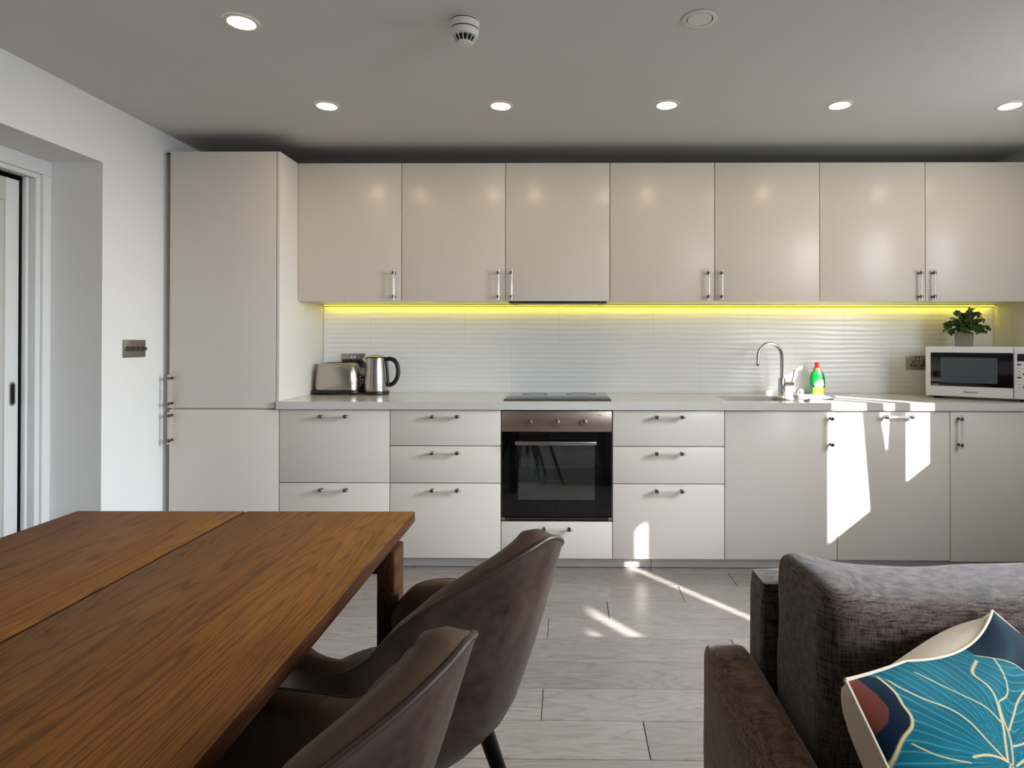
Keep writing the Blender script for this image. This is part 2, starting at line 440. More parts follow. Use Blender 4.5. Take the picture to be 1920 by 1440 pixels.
curtain([(zb, -1.2500), (1.42, -1.2500), (1.61, -1.234), (2.12, -1.20)], [(zb, -1.113), (2.12, -1.113)], zb, 2.2, 'pale curtain hanging mid-window on the right wall, nearer the microwave')
curtain([(zb, -4.55), (2.3, -4.55)], [(zb, -4.125), (2.3, -4.125)], zb, 2.3, 'pale drawn curtain at the rear end of the second right window')
curtain([(zb, -4.03), (2.3, -4.03)], [(zb, -3.885), (2.3, -3.885)], zb, 2.3, 'narrow pale curtain fold second from the rear in the second right window')
curtain([(zb, -3.80), (2.3, -3.80)], [(zb, -3.0), (2.3, -3.0)], zb, 2.3, 'wide pale drawn curtain in the middle of the second right window')
curtain([(zb, -2.935), (2.3, -2.935)], [(zb, -2.76), (2.3, -2.76)], zb, 2.3, 'narrow pale drawn curtain at the front of the second right window')
# garden window behind the camera: frame, and panes that glow as added frontal fill
f = MB((BW[0], YB, BW[2])); fm = M['trim_gloss']
for i in range(5):
    x = BW[0] + (BW[1] - BW[0]) * i / 4; f.box((x - .03, YB - .08, BW[2]), (x + .03, YB - .02, BW[3]), fm, .004)
for z in (BW[2], BW[3]): f.box((BW[0], YB - .08, z - .03), (BW[1], YB - .02, z + .03), fm, .004)
w3 = struct(f.build('window_3'))
f = MB((BW[0], YB, BW[2])); f.box((BW[0], YB - .055, BW[2]), (BW[1], YB - .05, BW[3]), emit('pane_fill_glow', (.88, .94, 1, 1), .3)); f.build('pane', w3)

# pocket door in the left wall
XD = XL - .258
d = MB((XD, -.43, 0)); m = M['trim_gloss']
def arch(y0, y1, x0, x1, zt):
    d.box((x0, y0, 0), (x1, y1, zt), m, .003)
# stepped casing: outer band, recess, bead
TOP = 2.076
XB = XD - .04
d.box((XB, -.477, 0), (XD + .016, -.4302, TOP - .0702), m, .003); d.box((XB, -1.45, TOP - .070), (XD + .016, -.4302, TOP - .0005), m, .003)
d.box((XB, -.500, 0), (XD + .004, -.4772, TOP - .0832), m, .002); d.box((XB, -1.45, TOP - .083), (XD + .004, -.4772, TOP - .0702), m, .002)
d.box((XB, -.512, 0), (XD + .012, -.5002, TOP - .0942), m, .003); d.box((XB, -1.45, TOP - .094), (XD + .012, -.5002, TOP - .0832), m, .003)
d.box((XB, -.527, 0), (XD - .02, -.5122, TOP - .0942), m, .002)
door = struct(d.build('door_1'))
d = MB((XD, -.43, 0)); bgp = M['black_gap']
d.box((XD - .34, -1.6, 0), (XD - .10, -.527, 2.3), bgp); d.box((XD - .34, -.5268, 0), (XB - .0005, -.4, 2.3), bgp); d.box((XD - .1, -1.6, TOP - .096), (XB - .0005, -.5268, 2.3), bgp)
d.build('door_pocket', door)
d = MB((XD, -.43, 0)); lm = M['door_paint']
yE, xf = -.535, XD - .045
d.box((xf - .04, -.602, .01), (xf, yE, 1.962), M['trim_gloss'], .002)
d.box((xf - .04, -1.44, 1.86), (xf - .002, -.602, 1.962), lm, .002); d.box((xf - .04, -1.44, .01), (xf, -.602, .16), lm, .002)
d.box((xf - .04, -1.44, .01), (xf - .018, -.602, 1.962), M['door_panel'])
d.box((xf - .03, -.650, .16), (xf - .008, -.602, 1.86), lm, .002)
leaf = d.build('door_leaf', door)
d = MB((XD, -.43, 0))
zc, yc = .993, -.566
def oval(r, h, x): return [Vector((x, yc + r * math.cos(a), zc + (h if math.sin(a) > 0 else -h) + r * math.sin(a))) for a in [2 * PI * i / 40 for i in range(40)]]
d.rings([oval(.015, .040, xf), oval(.015, .040, xf + .003), oval(.0100, .036, xf + .003)], M['steel'], cap1=False)
d.rings([oval(.0100, .036, xf + .0029), oval(.0085, .035, xf + .0008)], M['black_metal'], cap0=False)
d.build('flush_pull', leaf)

# ---------------------------------------------------------------- kitchen units
CAB, SIDE = M['cab'], M['cab_side']
ZT, ZB_, ZP = .862, .067, 2.26
def handle(parent, org, p, q, front, label=None):
    """clear acrylic bar between two chrome posts; p, q = bar ends, front = y of the door face"""
    mb = MB(org); p, q = Vector(p), Vector(q); y = front - .028
    p.y = q.y = y; dv = (q - p).normalized()
    mb.tube([p, q], .0068, M['acrylic'], 12)
    for c in (p + dv * .018, q - dv * .018):
        mb.tube([(c.x, front, c.z), (c.x, front - .004, c.z)], .0075, M['handle_metal'], 14)
        mb.tube([(c.x, front - .004, c.z), (c.x, y, c.z)], .0048, M['handle_metal'], 12)
        mb.tube([c - dv * .008, c + dv * .008], .0098, M['handle_metal'], 14)
    for c, s in ((p, -1), (q, 1)): mb.tube([c, c + dv * .002 * s], .0074, M['acrylic'], 12)
    return mb.build('handle', parent)
def slab(name, root, org, x0, x1, z0, z1, front, thick=.019, m=None):
    mb = MB(org); mb.box((x0, front, z0), (x1, front + thick, z1), m or CAB, .0016, 2); return mb.build(name, root)
G = .0018
# tall cupboard
org = (-.3, .3, 0)
tall = thing('tall_cabinet', org, 'full-height white fridge cupboard standing in the left corner by the doorway wall', 'cabinet')
mb = MB(org); mb.box((-.60, .0205, ZB_), (-.018, .598, ZP - .001), SIDE); mb.box((-.637, .10, 0), (-.602, .12, ZP), SIDE); mb.build('carcass', tall); mb = MB(org); mb.box((-.637, .02, ZP - .0009), (-.001, .598, ZP + .0003), M['gap_shade']); mb.build('top_shade_sheet', tall)  # dark sheet on top deepens the shade under the ceiling
mb = MB(org); mb.box((-.0165, .0005, .9085), (-.0005, .598, ZP), SIDE, .001); mb.build('end_panel', tall)
dr = slab('door', tall, org, -.60 + G, -.018 - G, .870, ZP, 0); handle(dr, org, (-.583, 0, .878), (-.583, 0, 1.050), 0)
dr = slab('door', tall, org, -.60 + G, -.0005 - G, ZB_, .862, 0); handle(dr, org, (-.583, 0, .850), (-.583, 0, .680), 0)
# base units
RB = [(.672, ZT), (.4715, .6675), (ZB_, .467)]
def base_unit(x0, x1, label, top=None):
    o = (x0 + .3, .3, 0); r = thing('base_cabinet', o, label, 'cabinet', 'white base cabinets under the worktop')
    mb = MB(o); mb.box((x0 + .001, .0205, ZB_), (x1 - .001, .58, top or ZT), SIDE); mb.build('carcass', r); return r, o
def drawers(x0, x1, rows, label):
    r, o = base_unit(x0, x1, label)
    for z0, z1 in rows:
        d_ = slab('drawer', r, o, x0 + G, x1 - G, z0, z1, 0); c = (x0 + x1) / 2; z = z1 - .033
        handle(d_, o, (c - .085, 0, z), (c + .085, 0, z), 0)
drawers(0, .6, [(.4715, ZT), (ZB_, .467)], 'white two-drawer base cabinet next to the tall cupboard, under the toaster and kettle')
drawers(.6, 1.2, RB, 'white three-drawer base cabinet directly left of the oven')
drawers(1.8, 2.4, RB, 'white three-drawer base cabinet directly right of the oven')
r, o = base_unit(2.4, 3.0, 'white single-door base cabinet under the sink, handle at its upper right', .70)
dr = slab('door', r, o, 2.4 + G, 3.0 - G, ZB_, ZT, 0); handle(dr, o, (2.963, 0, .842), (2.963, 0, .668), 0)
r, o = base_unit(3.6, 4.2, 'white single-door base cabinet below the microwave, handle at its upper left')
dr = slab('door', r, o, 3.6 + G, 4.2 - G, ZB_ - .004, ZT, 0); handle(dr, o, (3.645, 0, .842), (3.645, 0, .668), 0)
mb = MB(o); mb.box((4.2, .004, ZB_), (4.236, .022, ZT), CAB); mb.build('filler_strip', r)
o = (3.3, .3, 0); r = thing('dishwasher', o, 'integrated dishwasher behind a plain white door with a horizontal clear handle, in the sun patch', 'dishwasher')
mb = MB(o); mb.box((3.001, .0205, ZB_), (3.599, .58, ZT), SIDE); mb.build('carcass', r)
dr = slab('door', r, o, 3.0 + G, 3.6 - G, ZB_, ZT, 0); handle(dr, o, (3.232, 0, .834), (3.402, 0, .834), 0)
# upper units
YU, ZU = .2234, 1.465
ups = ['white wall cabinet beside the tall cupboard, handle alone at its lower right', 'white wall cabinet second from the tall cupboard, left of the one over the hob', 'white wall cabinet straight above the hob and cooker hood',
       'white wall cabinet just right of the one over the hob', 'white wall cabinet straight above the sink tap, handle at its lower left', 'white wall cabinet above the green washing-up bottle, handle at its lower right', 'rightmost white wall cabinet, above the microwave and the potted plant']
for i, lb in enumerate(ups):
    x0, x1 = .6 * i, .6 * i + .6; o = (x0 + .3, .4, ZU)
    r = thing('wall_cabinet', o, lb, 'cabinet', 'white wall cabinets above the worktop')
    mb = MB(o); mb.box((x0 + .0005, YU + .0205, ZU + .002), (x1 - .0005, .598, ZP - .001), SIDE); mb.build('carcass', r); mb = MB(o); mb.box((x0 + .0005, YU + .0205, ZP - .0009), (x1 - .0005, .598, ZP + .0003), M['gap_shade']); mb.build('top_shade_sheet', r)  # dark top sheet, painted shade for the gap above
    if i == 6: mb = MB(o); mb.box((4.2, YU + .004, ZU), (4.236, YU + .022, ZP), CAB); mb.build('filler_strip', r)
    dr = slab('door', r, o, x0 + G, x1 - G, ZU, ZP, YU)
    hx = x0 + .562 if i in (0, 1, 3, 5) else x0 + .037
    handle(dr, o, (hx, 0, 1.472), (hx, 0, 1.643), YU)
# plinth in two lengths
for x0, x1, lb in ((-.60, 2.0135, 'long grey metallic plinth under the base cabinets, from the tall cupboard past the oven'), (2.0165, 4.236, 'shorter grey metallic plinth under the sink and dishwasher, right of the joint')):
    mb = MB(((x0 + x1) / 2, .07, 0)); mb.box((x0, .06, .0025), (x1, .076, ZB_ - .0005), M['plinth']); tag(mb.build('plinth'), lb, 'plinth', 'plinth lengths along the base cabinets')
# worktop with the sink cut out
HX0, HX1, HY0, HY1, ZW0, ZW = 2.44, 2.80, .085, .375, .866, .908
mb = MB((2.1, .3, ZW0)); q = M['quartz']
tb = bmesh.new()
xs, ys = [-.0105, HX0, HX1, 4.2375], [-.019, HY0, HY1, .5975]
for zi, z in enumerate((ZW0, ZW)):
    for a in range(3):
        for b in range(3):
            if a == 1 and b == 1: continue
            vs = [tb.verts.new(p) for p in ((xs[a], ys[b], z), (xs[a + 1], ys[b], z), (xs[a + 1], ys[b + 1], z), (xs[a], ys[b + 1], z))]
            tb.faces.new(vs if zi else list(reversed(vs)))
bmesh.ops.remove_doubles(tb, verts=tb.verts, dist=1e-5)
be = [e for e in tb.edges if e.is_boundary]
bot = {(round(v.co.x, 4), round(v.co.y, 4)): v for v in tb.verts if v.co.z < .88}
for e in [e for e in be if e.verts[0].co.z > .88]:
    a, b = e.verts; k = lambda v: (round(v.co.x, 4), round(v.co.y, 4)); tb.faces.new((a, b, bot[k(b)], bot[k(a)]))
bmesh.ops.recalc_face_normals(tb, faces=tb.faces)
ee = [e for e in tb.edges if len(e.link_faces) == 2 and abs(e.link_faces[0].normal.dot(e.link_faces[1].normal)) < .5]
bmesh.ops.bevel(tb, geom=ee, offset=.0015, segments=2, affect='EDGES')
mb.merge(tb, q); tag(mb.build('worktop'), 'long pale speckled quartz worktop running from the tall cupboard to the right wall', 'worktop')
# undermount sink
mb = MB((2.62, .23, ZW0 - .17)); st = M['sink_steel']
def rr(x0, x1, y0, y1, z, r, n=6):
    P = []
    for cx, cy, a0 in ((x1 - r, y1 - r, 0), (x0 + r, y1 - r, PI / 2), (x0 + r, y0 + r, PI), (x1 - r, y0 + r, 3 * PI / 2)):
        for k in range(n + 1): a = a0 + PI / 2 * k / n; P.append(Vector((cx + r * math.cos(a), cy + r * math.sin(a), z)))
    return P
mb.rings([rr(HX0 - .012, HX1 + .012, HY0 - .012, HY1 + .012, ZW0 - .002, .012), rr(HX0 + .001, HX1 - .001, HY0 + .001, HY1 - .001, ZW0 - .002, .02), rr(HX0 + .003, HX1 - .003, HY0 + .003, HY1 - .003, ZW0 - .14, .03), rr(HX0 + .03, HX1 - .03, HY0 + .03, HY1 - .03, ZW0 - .162, .03)], st, cap0=False)
sink = mb.build('basin_tmp'); sink.name = 'kitchen_sink'; tag(sink, 'small stainless steel sink set into the worktop left of the tap', 'sink')
mb = MB((2.62, .23, ZW0 - .17)); mb.lathe((2.62, .23, ZW0 - .162), [(.04, 0), (.04, .003), (.03, .003), (.026, .001)], M['chrome'], 24); mb.build('drain', sink).location = (0, 0, 0)
# backsplash tiles (real relief)
mb = MB((2.1, YW, ZW)); TX0, TX1, TZ0, TZ1 = .002, 4.238, ZW + .001, ZU - .002
def tilefn(u, v):
    x = TX0 + (TX1 - TX0) * u; z = TZ0 + (TZ1 - TZ0) * v
    ph = z * 2 * PI / .0305 + 2.2 * noise.noise(Vector((x * 1.6, z * 7, 0))) + 1.2 * noise.noise(Vector((x * 4.5, z * 16, 4)))
    a = .0006 * (.55 + .45 * noise.noise(Vector((x * 2.1, z * 9, 9))) + .35)
    return Vector((x, YW - .0035 - a * math.sin(ph), z))
mb.grid(lambda u, v: tilefn(u, 1 - v), 230, 230, M['tile']); bs = mb.build('backsplash', sharp=180)
for p in bs.data.polygons: pass
struct(bs)
# under-cabinet LED strip
o = (2.1, .575, ZU - .006); r = thing('led_strip', o, 'yellow glowing LED strip light along the wall under the wall cabinets', 'light strip')
mb = MB(o); mb.box((.012, .548, ZU - .0035), (4.225, .592, ZU + .0025), M['steel_dark']); mb.box((.012, .560, ZU - .0145), (4.225, .563, ZU - .003), M['black_metal']); mb.build('profile', r)
mb = MB(o); mb.box((.02, .5635, ZU - .0095), (4.215, .567, ZU - .0038), M['led']); mb.build('diffuser', r)
mb = MB(o); mb.box((.02, .5485, ZU - .0095), (4.215, .5515, ZU - .0036), M['led_reflection']); mb.build('diffuser', r)  # added glowing strip imitating the LED reflected in the cabinet undersides
# cooker hood under the third wall cabinet
o = (1.5, .4, ZU); r = thing('cooker_hood', o, 'slim dark cooker hood built under the wall cabinet over the hob', 'cooker hood')
mb = MB(o); mb.box((1.215, YU + .03, ZU - .007), (1.785, .545, ZU + .0015), M['black_metal'], .002); mb.build('housing', r)
mb = MB(o); mb.box((1.26, YU + .07, ZU - .010), (1.74, .50, ZU - .007), M['steel_dark'], .001); mb.build('filter', r)

# ---------------------------------------------------------------- oven and hob
o = (1.5, .28, .27); r = thing('built_in_oven', o, 'built-in electric oven with steel control panel and black glass door under the hob', 'oven')
mb = MB(o); bd = M['black_metal']; s_ = M['steel_dark']
mb.box((1.203, .022, .272), (1.24, .55, .858), s_); mb.box((1.76, .022, .272), (1.797, .55, .858), s_); mb.box((1.203, .50, .272), (1.797, .55, .858), M['oven_enamel']); mb.box((1.203, .022, .74), (1.797, .55, .858), s_); mb.box((1.203, .022, .272), (1.797, .55, .31), M['oven_enamel'])
mb.box((1.2025, .002, .272), (1.2045, .03, .858), M['steel']); mb.box((1.7955, .002, .272), (1.7975, .03, .858), M['steel']); mb.build('oven_body', r)
mb = MB(o); mb.box((1.2045, 0, .7475), (1.7955, .022, .859), M['panel_steel'], .002); pn = mb.build('control_panel', r)
for x in (1.349, 1.497, 1.645):
    mb = MB(o); mb.lathe((x, 0, .797), [(.0195, 0), (.0195, -.004), (.0165, -.018), (.0155, -.020)], M['steel'], 28, 'Y'); mb.box((x - .002, -.0215, .800), (x + .002, -.0195, .8125), M['black_plastic']); mb.build('knob', pn)
for x in (1.349, 1.497, 1.645):
    mb = MB(o)
    for k in range(9):
        a = -PI * .35 + k * PI * 1.7 / 8
        cx, cz = x + .031 * math.cos(a), .797 + .031 * math.sin(a); mb.box((cx - .0016, -.0006, cz - .0016), (cx + .0016, .0003, cz + .0016), M['dark_print'])
    mb.build('dial_marks', pn)
mb = MB(o); mb.box((1.722, -.0006, .836), (1.727, .0003, .841), M['dark_print']); mb.box((1.731, -.0006, .834), (1.741, .0003, .8365), M['dark_print']); mb.build('maker_mark', pn)
mb = MB(o); bg = M['black_glass']; gx0, gx1, gz0, gz1 = 1.292, 1.704, .381, .684; y0, y1 = -.002, .018
mb.box((1.2045, y0, .292), (1.7955, y1, gz0), bg); mb.box((1.2045, y0, gz1), (1.7955, y1, .7445), bg); mb.box((1.2045, y0, gz0), (gx0, y1, gz1), bg); mb.box((gx1, y0, gz0), (1.7955, y1, gz1), bg)
dr = mb.build('oven_door', r)
mb = MB(o); mb.box((gx0, .002, gz0), (gx1, .006, gz1), M['oven_pane']); mb.build('glass_pane', dr)
mb = MB(o); mb.box((1.279, -.045, .682), (1.712, -.030, .7015), M['steel'], .003)
for x in (1.305, 1.686): mb.box((x - .009, -.032, .685), (x + .009, -.001, .699), M['steel'], .002)
mb.build('door_handle', dr)
mb = MB(o); wire = M['chrome']
for z in (.47, .545):
    for yy in (.06, .40): mb.tube([(1.25, yy, z), (1.75, yy, z)], .003, wire, 8)
    for k in range(15): x = 1.262 + k * .034; mb.tube([(x, .06, z), (x, .40, z)], .0014, wire, 6)
for z in (.43, .50, .57, .64): 
    for x in (1.243, 1.757): mb.tube([(x, .05, z), (x, .45, z)], .003, wire, 6)
mb.build('oven_shelf', r)
mb = MB(o); mb.box((1.2045, .002, .270), (1.7955, .02, .289), M['black_metal']); mb.box((1.206, -.001, .272), (1.222, .004, .288), M['steel']); mb.box((1.778, -.001, .272), (1.794, .004, .288), M['steel']); mb.box((1.225, -.001, .279), (1.775, .003, .2815), M['steel_dark']); mb.build('base_vent', r)
r2, o2 = thing('oven_drawer', (1.5, .3, 0), 'shallow white drawer below the oven', 'drawer'), (1.5, .3, 0)
mb = MB(o2); mb.box((1.201, .0205, ZB_), (1.799, .55, .262), SIDE); mb.build('carcass', r2)
d_ = slab('drawer_front', r2, o2, 1.2 + G, 1.8 - G, ZB_, .264, 0); handle(d_, o2, (1.415, 0, .229), (1.585, 0, .229), 0)
mb = MB((1.5, .32, ZW)); mb.box((1.2065, .0645, ZW + .0003), (1.798, .575, ZW + .006), M['hob_glass'], .0025); hob = mb.build('induction_hob'); tag(hob, 'flat black glass induction hob set on the worktop above the oven', 'hob')
for x, y, rad in ((1.36, .20, .09), (1.64, .20, .075), (1.36, .44, .075), (1.64, .44, .09)):
    mb = MB((1.5, .32, ZW)); mb.lathe((x, y, ZW + .0061), [(rad, 0), (rad, .0003), (rad - .0015, .0003), (rad - .0015, 0)], M['dark_print'], 40, cap0=False, cap1=False)
    mb.build('cooking_zone', hob)

# ---------------------------------------------------------------- tap, bottle, towel, plug
o = (2.862, .452, ZW); tp = thing('kitchen_tap', o, 'chrome swan-neck kitchen tap standing behind the sink', 'tap')
ch = M['chrome']
mb = MB(o); mb.lathe(o, [(.026, .0003), (.026, .006), (.0215, .010), (.0215, .095), (.019, .105), (.0135, .106)], ch, 28); mb.build('tap_body', tp)
X, Y, Z = o; rad = .077
pts = [(X, Y, Z + .10), (X, Y, Z + .16), (X, Y, Z + .222)] + [(X - rad + rad * math.cos(a), Y - .002 * k, Z + .232 + rad * 1.08 * math.sin(a)) for k, a in enumerate([PI * i / 16 for i in range(1, 16)])] + [(X - 2 * rad - .001, Y - .035, Z + .225), (X - 2 * rad - .003, Y - .036, Z + .188)]
mb = MB(o); mb.tube(pts, .0105, ch, 16); mb.tube([pts[-1], (pts[-1][0], pts[-1][1], pts[-1][2] - .006)], .0092, M['black_metal'], 16); mb.build('spout', tp)
mb = MB(o); mb.tube([(X + .018, Y - .004, Z + .066), (X + .062, Y - .012, Z + .066)], .0175, ch, 20); mb.tube([(X + .062, Y - .012, Z + .066), (X + .066, Y - .012, Z + .066)], .015, ch, 20)
mb.tube([(X + .057, Y - .012, Z + .078), (X + .064, Y - .02, Z + .115), (X + .068, Y - .026, Z + .155)], [.0075, .0062, .0055], ch, 12); mb.build('lever', tp)

o = (3.098, .505, ZW); bt = thing('washing_up_bottle', o, 'green washing-up liquid bottle with a red cap standing right of the tap', 'bottle')
def ell(rx, ry, z, n=36, e=2.4):
    P = []
    for i in range(n):
        a = 2 * PI * i / n; c, s = math.cos(a), math.sin(a)
        P.append(Vector((o[0] + rx * math.copysign(abs(c) ** (2 / e), c), o[1] + ry * math.copysign(abs(s) ** (2 / e), s), ZW + z)))
    return P
prof = [(.040, .022, .0005), (.044, .026, .006), (.0455, .027, .04), (.047, .027, .075), (.046, .026, .100), (.041, .024, .122), (.032, .020, .140), (.024, .017, .147), (.0235, .0165, .150)]
mb = MB(o); mb.rings([ell(*p) for p in prof], M['green_liquid']); mb.build('bottle_body', bt)
mb = MB(o); mb.rings([ell(.0235, .0165, .1502), ell(.023, .0165, .160), ell(.018, .015, .166)], M['orange_neck']); mb.build('neck_sleeve', bt)
mb = MB(o); mb.lathe((o[0], o[1], ZW + .166), [(.0165, .0003), (.0165, .006), (.0135, .008), (.0125, .022), (.015, .023), (.015, .030), (.011, .033)], M['red_cap'], 24); mb.build('cap', bt)
mb = MB(o)
def lab(x0, x1, z0, z1, off, m):
    def fn(u, v):
        z = z0 + (z1 - z0) * v; rx = rz_(z); x = x0 + (x1 - x0) * u
        t = min(.999, abs(x / rx)); y = rz_(z, 1) * (1 - t ** 2.4) ** (1 / 2.4)
        return Vector((o[0] + x, o[1] - y - off, ZW + z))
    mb.grid(fn, 16, 8, m)
def rz_(z, k=0):
    for a, b in zip(prof, prof[1:]):
        if z <= b[2]: return a[k] + (b[k] - a[k]) * (z - a[2]) / (b[2] - a[2])
    return prof[-1][k]
lab(-.034, .045, .006, .045, .0008, M['yellow_label'])
mb.build('front_label', bt)
mb = MB(o)
for cx, cz, rx, rz, ry in ((0, .065, .030, .020, .0287), (.008, .084, .020, .012, .0283)):
    mb.rings([[Vector((o[0] + cx + rx * math.cos(a) * k, o[1] - ry, ZW + cz + rz * math.sin(a) * k)) for a in [2 * PI * i / 28 for i in range(28)]] for k in (1, .02)], M['white_label'], cap0=False, cap1=False)
lg = mb.build('logo_badge', bt)
text('logo_lettering', 'Fairy', .026, (-.001, -.0292, .066), (PI / 2, 0, 0), M['red_ink'], bt)

o = (2.945, .185, ZW); mb = MB(o); tw = M['towel']
def twr(x, k):
    P = []
    for i in range(28):
        a = 2 * PI * i / 28; rr_ = 1 + .08 * math.sin(3 * a + k) + .05 * math.sin(7 * a + 2 * k)
        P.append(Vector((x, o[1] + .048 * rr_ * math.cos(a), ZW + .0142 + .0135 * min(1.0, rr_) * math.sin(a))))
    return P
mb.rings([twr(2.85 + .2 * k / 20, k * .25) for k in range(21)], tw)
towel_o = mb.build('rolled_towel', sharp=60); tag(towel_o, 'rolled white cloth with blue checks lying in front of the washing-up bottle', 'cloth')
mb = MB(o); loop = catmull([(2.866, .185, ZW + .018), (2.855, .18, ZW + .042), (2.865, .175, ZW + .056), (2.880, .18, ZW + .050), (2.884, .185, ZW + .018)], 6)
mb.tube(loop, .0085, tw, 10); mb.build('corner_fold', towel_o)
mb = MB((2.88, .095, ZW)); mb.lathe((2.872, .085, ZW + .0003), [(.017, 0), (.017, .004), (.012, .008), (.005, .010)], M['steel_dark'], 20)
mb.tube(catmull([(2.876, .085, ZW + .008), (2.89, .075, ZW + .016), (2.903, .08, ZW + .012), (2.906, .09, ZW + .004)], 5), .0022, M['chrome'], 8)
tag(mb.build('sink_plug'), 'small dark metal sink plug on the worktop edge in front of the rolled cloth', 'plug')

# ---------------------------------------------------------------- toaster, kettle
o = (.1495, .46, ZW); ts = thing('toaster', o, 'brushed steel two-slice toaster with black base in the left worktop corner', 'toaster')
def rrz(hx, hy, z, r, bow=0, n=14):
    P = []
    for sx, sy, a0 in ((1, 1, 0), (-1, 1, PI / 2), (-1, -1, PI), (1, -1, 3 * PI / 2)):
        for k in range(n + 1):
            a = a0 + PI / 2 * k / n; x = sx * (hx - r) + r * math.cos(a); y = sy * (hy - r) + r * math.sin(a)
            y += sy * bow * (1 - (x / hx) ** 2); P.append(Vector((o[0] + x, o[1] + y, ZW + z)))
    return P
mb = MB(o); mb.rings([rrz(.147, .080, .012, .05), rrz(.147, .080, .026, .05), rrz(.142, .076, .028, .05)], M['black_plastic'])
for sx in (-1, 1):
    for sy in (-1, 1): mb.lathe((o[0] + sx * .09, o[1] + sy * .045, ZW + .0003), [(.009, 0), (.011, .012)], M['black_plastic'], 12)
mb.build('base', ts)
prof2 = [(.139, .074, .0285), (.141, .076, .05), (.140, .076, .09), (.134, .073, .135), (.126, .068, .166), (.119, .062, .183), (.107, .052, .191), (.09, .04, .193)]
mb = MB(o); mb.rings([rrz(a, b - .022, z, min(.05, b - .026), .024) for a, b, z in prof2], M['steel_v']); sh = mb.build('shell', ts)
mb = MB(o)
for yy in (-.02, .02): mb.box((o[0] - .072, o[1] + yy - .009, ZW + .1925), (o[0] + .072, o[1] + yy + .009, ZW + .1942), M['black_gap'])
mb.build('slot', ts)
mb = MB(o); mb.box((o[0] + .133, o[1] - .036, ZW + .03), (o[0] + .1425, o[1] + .036, ZW + .125), M['black_plastic'], .004)
for k in range(4): mb.lathe((o[0] + .142, o[1] - .028, ZW + .055 + k * .018), [(.006, 0), (.006, .006), (.004, .007)], M['steel'], 14, 'X')
cp = mb.build('control_panel', ts)
mb = MB(o); mb.box((o[0] + .141, o[1] - .012, ZW + .098), (o[0] + .162, o[1] + .02, ZW + .112), M['black_plastic'], .005); mb.build('lever', ts); mb = MB(o); mb.lathe((o[0] + .141, o[1] + .0, ZW + .048), [(.014, 0), (.014, .014), (.011, .016)], M['black_plastic'], 20, 'X'); mb.build('browning_dial', ts)
def plug(x, z, par, org, path):
    mb = MB(org); mb.box((x - .026, .548, z - .024), (x + .026, .589, z + .028), M['black_plastic'], .012, 3); mb.build('plug', par)
    mb = MB(org); mb.tube(catmull(path, 8), .0035, M['cord_black'], 8); mb.build('cord', par)
plug(.160, 1.093, ts, o, [(.160, .555, 1.07), (.165, .545, 1.03), (.19, .55, .97), (.22, .552, .925), (.26, .548, .914), (.293, .50, .9125), (.294, .46, .926)])
o = (.377, .47, ZW); kt = thing('kettle', o, 'brushed steel jug kettle with black handle standing right of the toaster', 'kettle')
mb = MB(o); mb.lathe(o, [(.077, .0005), (.080, .004), (.080, .018), (.074, .021)], M['black_plastic'], 40); mb.build('base', kt)
mb = MB(o); mb.lathe(o, [(.0735, .0212), (.0745, .028), (.072, .08), (.066, .15), (.060, .205), (.0575, .222)], M['steel_v'], 48); mb.build('jug', kt)
mb = MB(o); mb.lathe(o, [(.0585, .2222), (.0585, .228), (.056, .231), (.043, .238), (.02, .243), (.001, .2445)], M['steel'], 40); mb.lathe(o, [(.0592, .2222), (.0596, .225), (.0592, .2282)], M['black_plastic'], 40); mb.build('lid', kt)
mb = MB(o); hp = catmull([(o[0] + .060, o[1], ZW + .214), (o[0] + .092, o[1], ZW + .217), (o[0] + .122, o[1], ZW + .198), (o[0] + .137, o[1], ZW + .155), (o[0] + .132, o[1], ZW + .105), (o[0] + .110, o[1], ZW + .068), (o[0] + .078, o[1], ZW + .055)], 6)
mb.tube(hp, .0132, M['black_plastic'], 14); mb.tube([(o[0] + .063, o[1], ZW + .20), (o[0] + .076, o[1], ZW + .05)], .0105, M['black_plastic'], 12)
mb.box((o[0] + .108, o[1] - .008, ZW + .205), (o[0] + .124, o[1] + .008, ZW + .219), M['black_plastic'], .003); mb.build('handle', kt)
mb = MB(o); mb.tube([(o[0] - .045, o[1], ZW + .20), (o[0] - .078, o[1], ZW + .219)], [.028, .014], M['steel'], 16); mb.build('spout', kt)
plug(.231, 1.093, kt, o, [(.231, .555, 1.07), (.238, .54, 1.03), (.268, .552, .985), (.295, .556, .94), (.32, .555, .916), (.35, .552, .9122)])

# ---------------------------------------------------------------- sockets, switch
def socket(x0, z0, label, sw):
    o = (x0 + .076, YW - .006, z0 + .045); r = thing('wall_socket', o, label, 'wall socket', 'double steel sockets on the tiled wall')
    mb = MB(o); mb.box((x0, YW - .0105, z0), (x0 + .152, YW - .0012, z0 + .09), M['steel_dark'], .003); mb.build('face_plate', r)
    for k in (0, 1):
        c = x0 + .043 + k * .066; mb = MB(o)
        for dx, dz, w, h in ((0, .010, .004, .008), (-.011, -.010, .007, .005), (.011, -.010, .007, .005)): mb.box((c + dx - w, YW - .0112, z0 + .038 + dz - h), (c + dx + w, YW - .0103, z0 + .038 + dz + h), M['black_plastic'])
        mb.build('socket_outlet', r)
    for k in (0, 1):
        c = x0 + .067 + k * .018; mb = MB(o); mb.box((c - .0085, YW - .0112, z0 + .054), (c + .0085, YW - .0103, z0 + .080), M['black_plastic']); mb.box((c - .006, YW - .0145, z0 + .057), (c + .006, YW - .011, z0 + .077), sw, .001); mb.build('rocker_switch', r)
    return r
socket(.119, 1.066, 'double steel socket behind the toaster and kettle, both black plugs in it', M['white_plastic'])
socket(3.692, 1.058, 'double steel socket beside the microwave, left outlet empty', M['steel'])
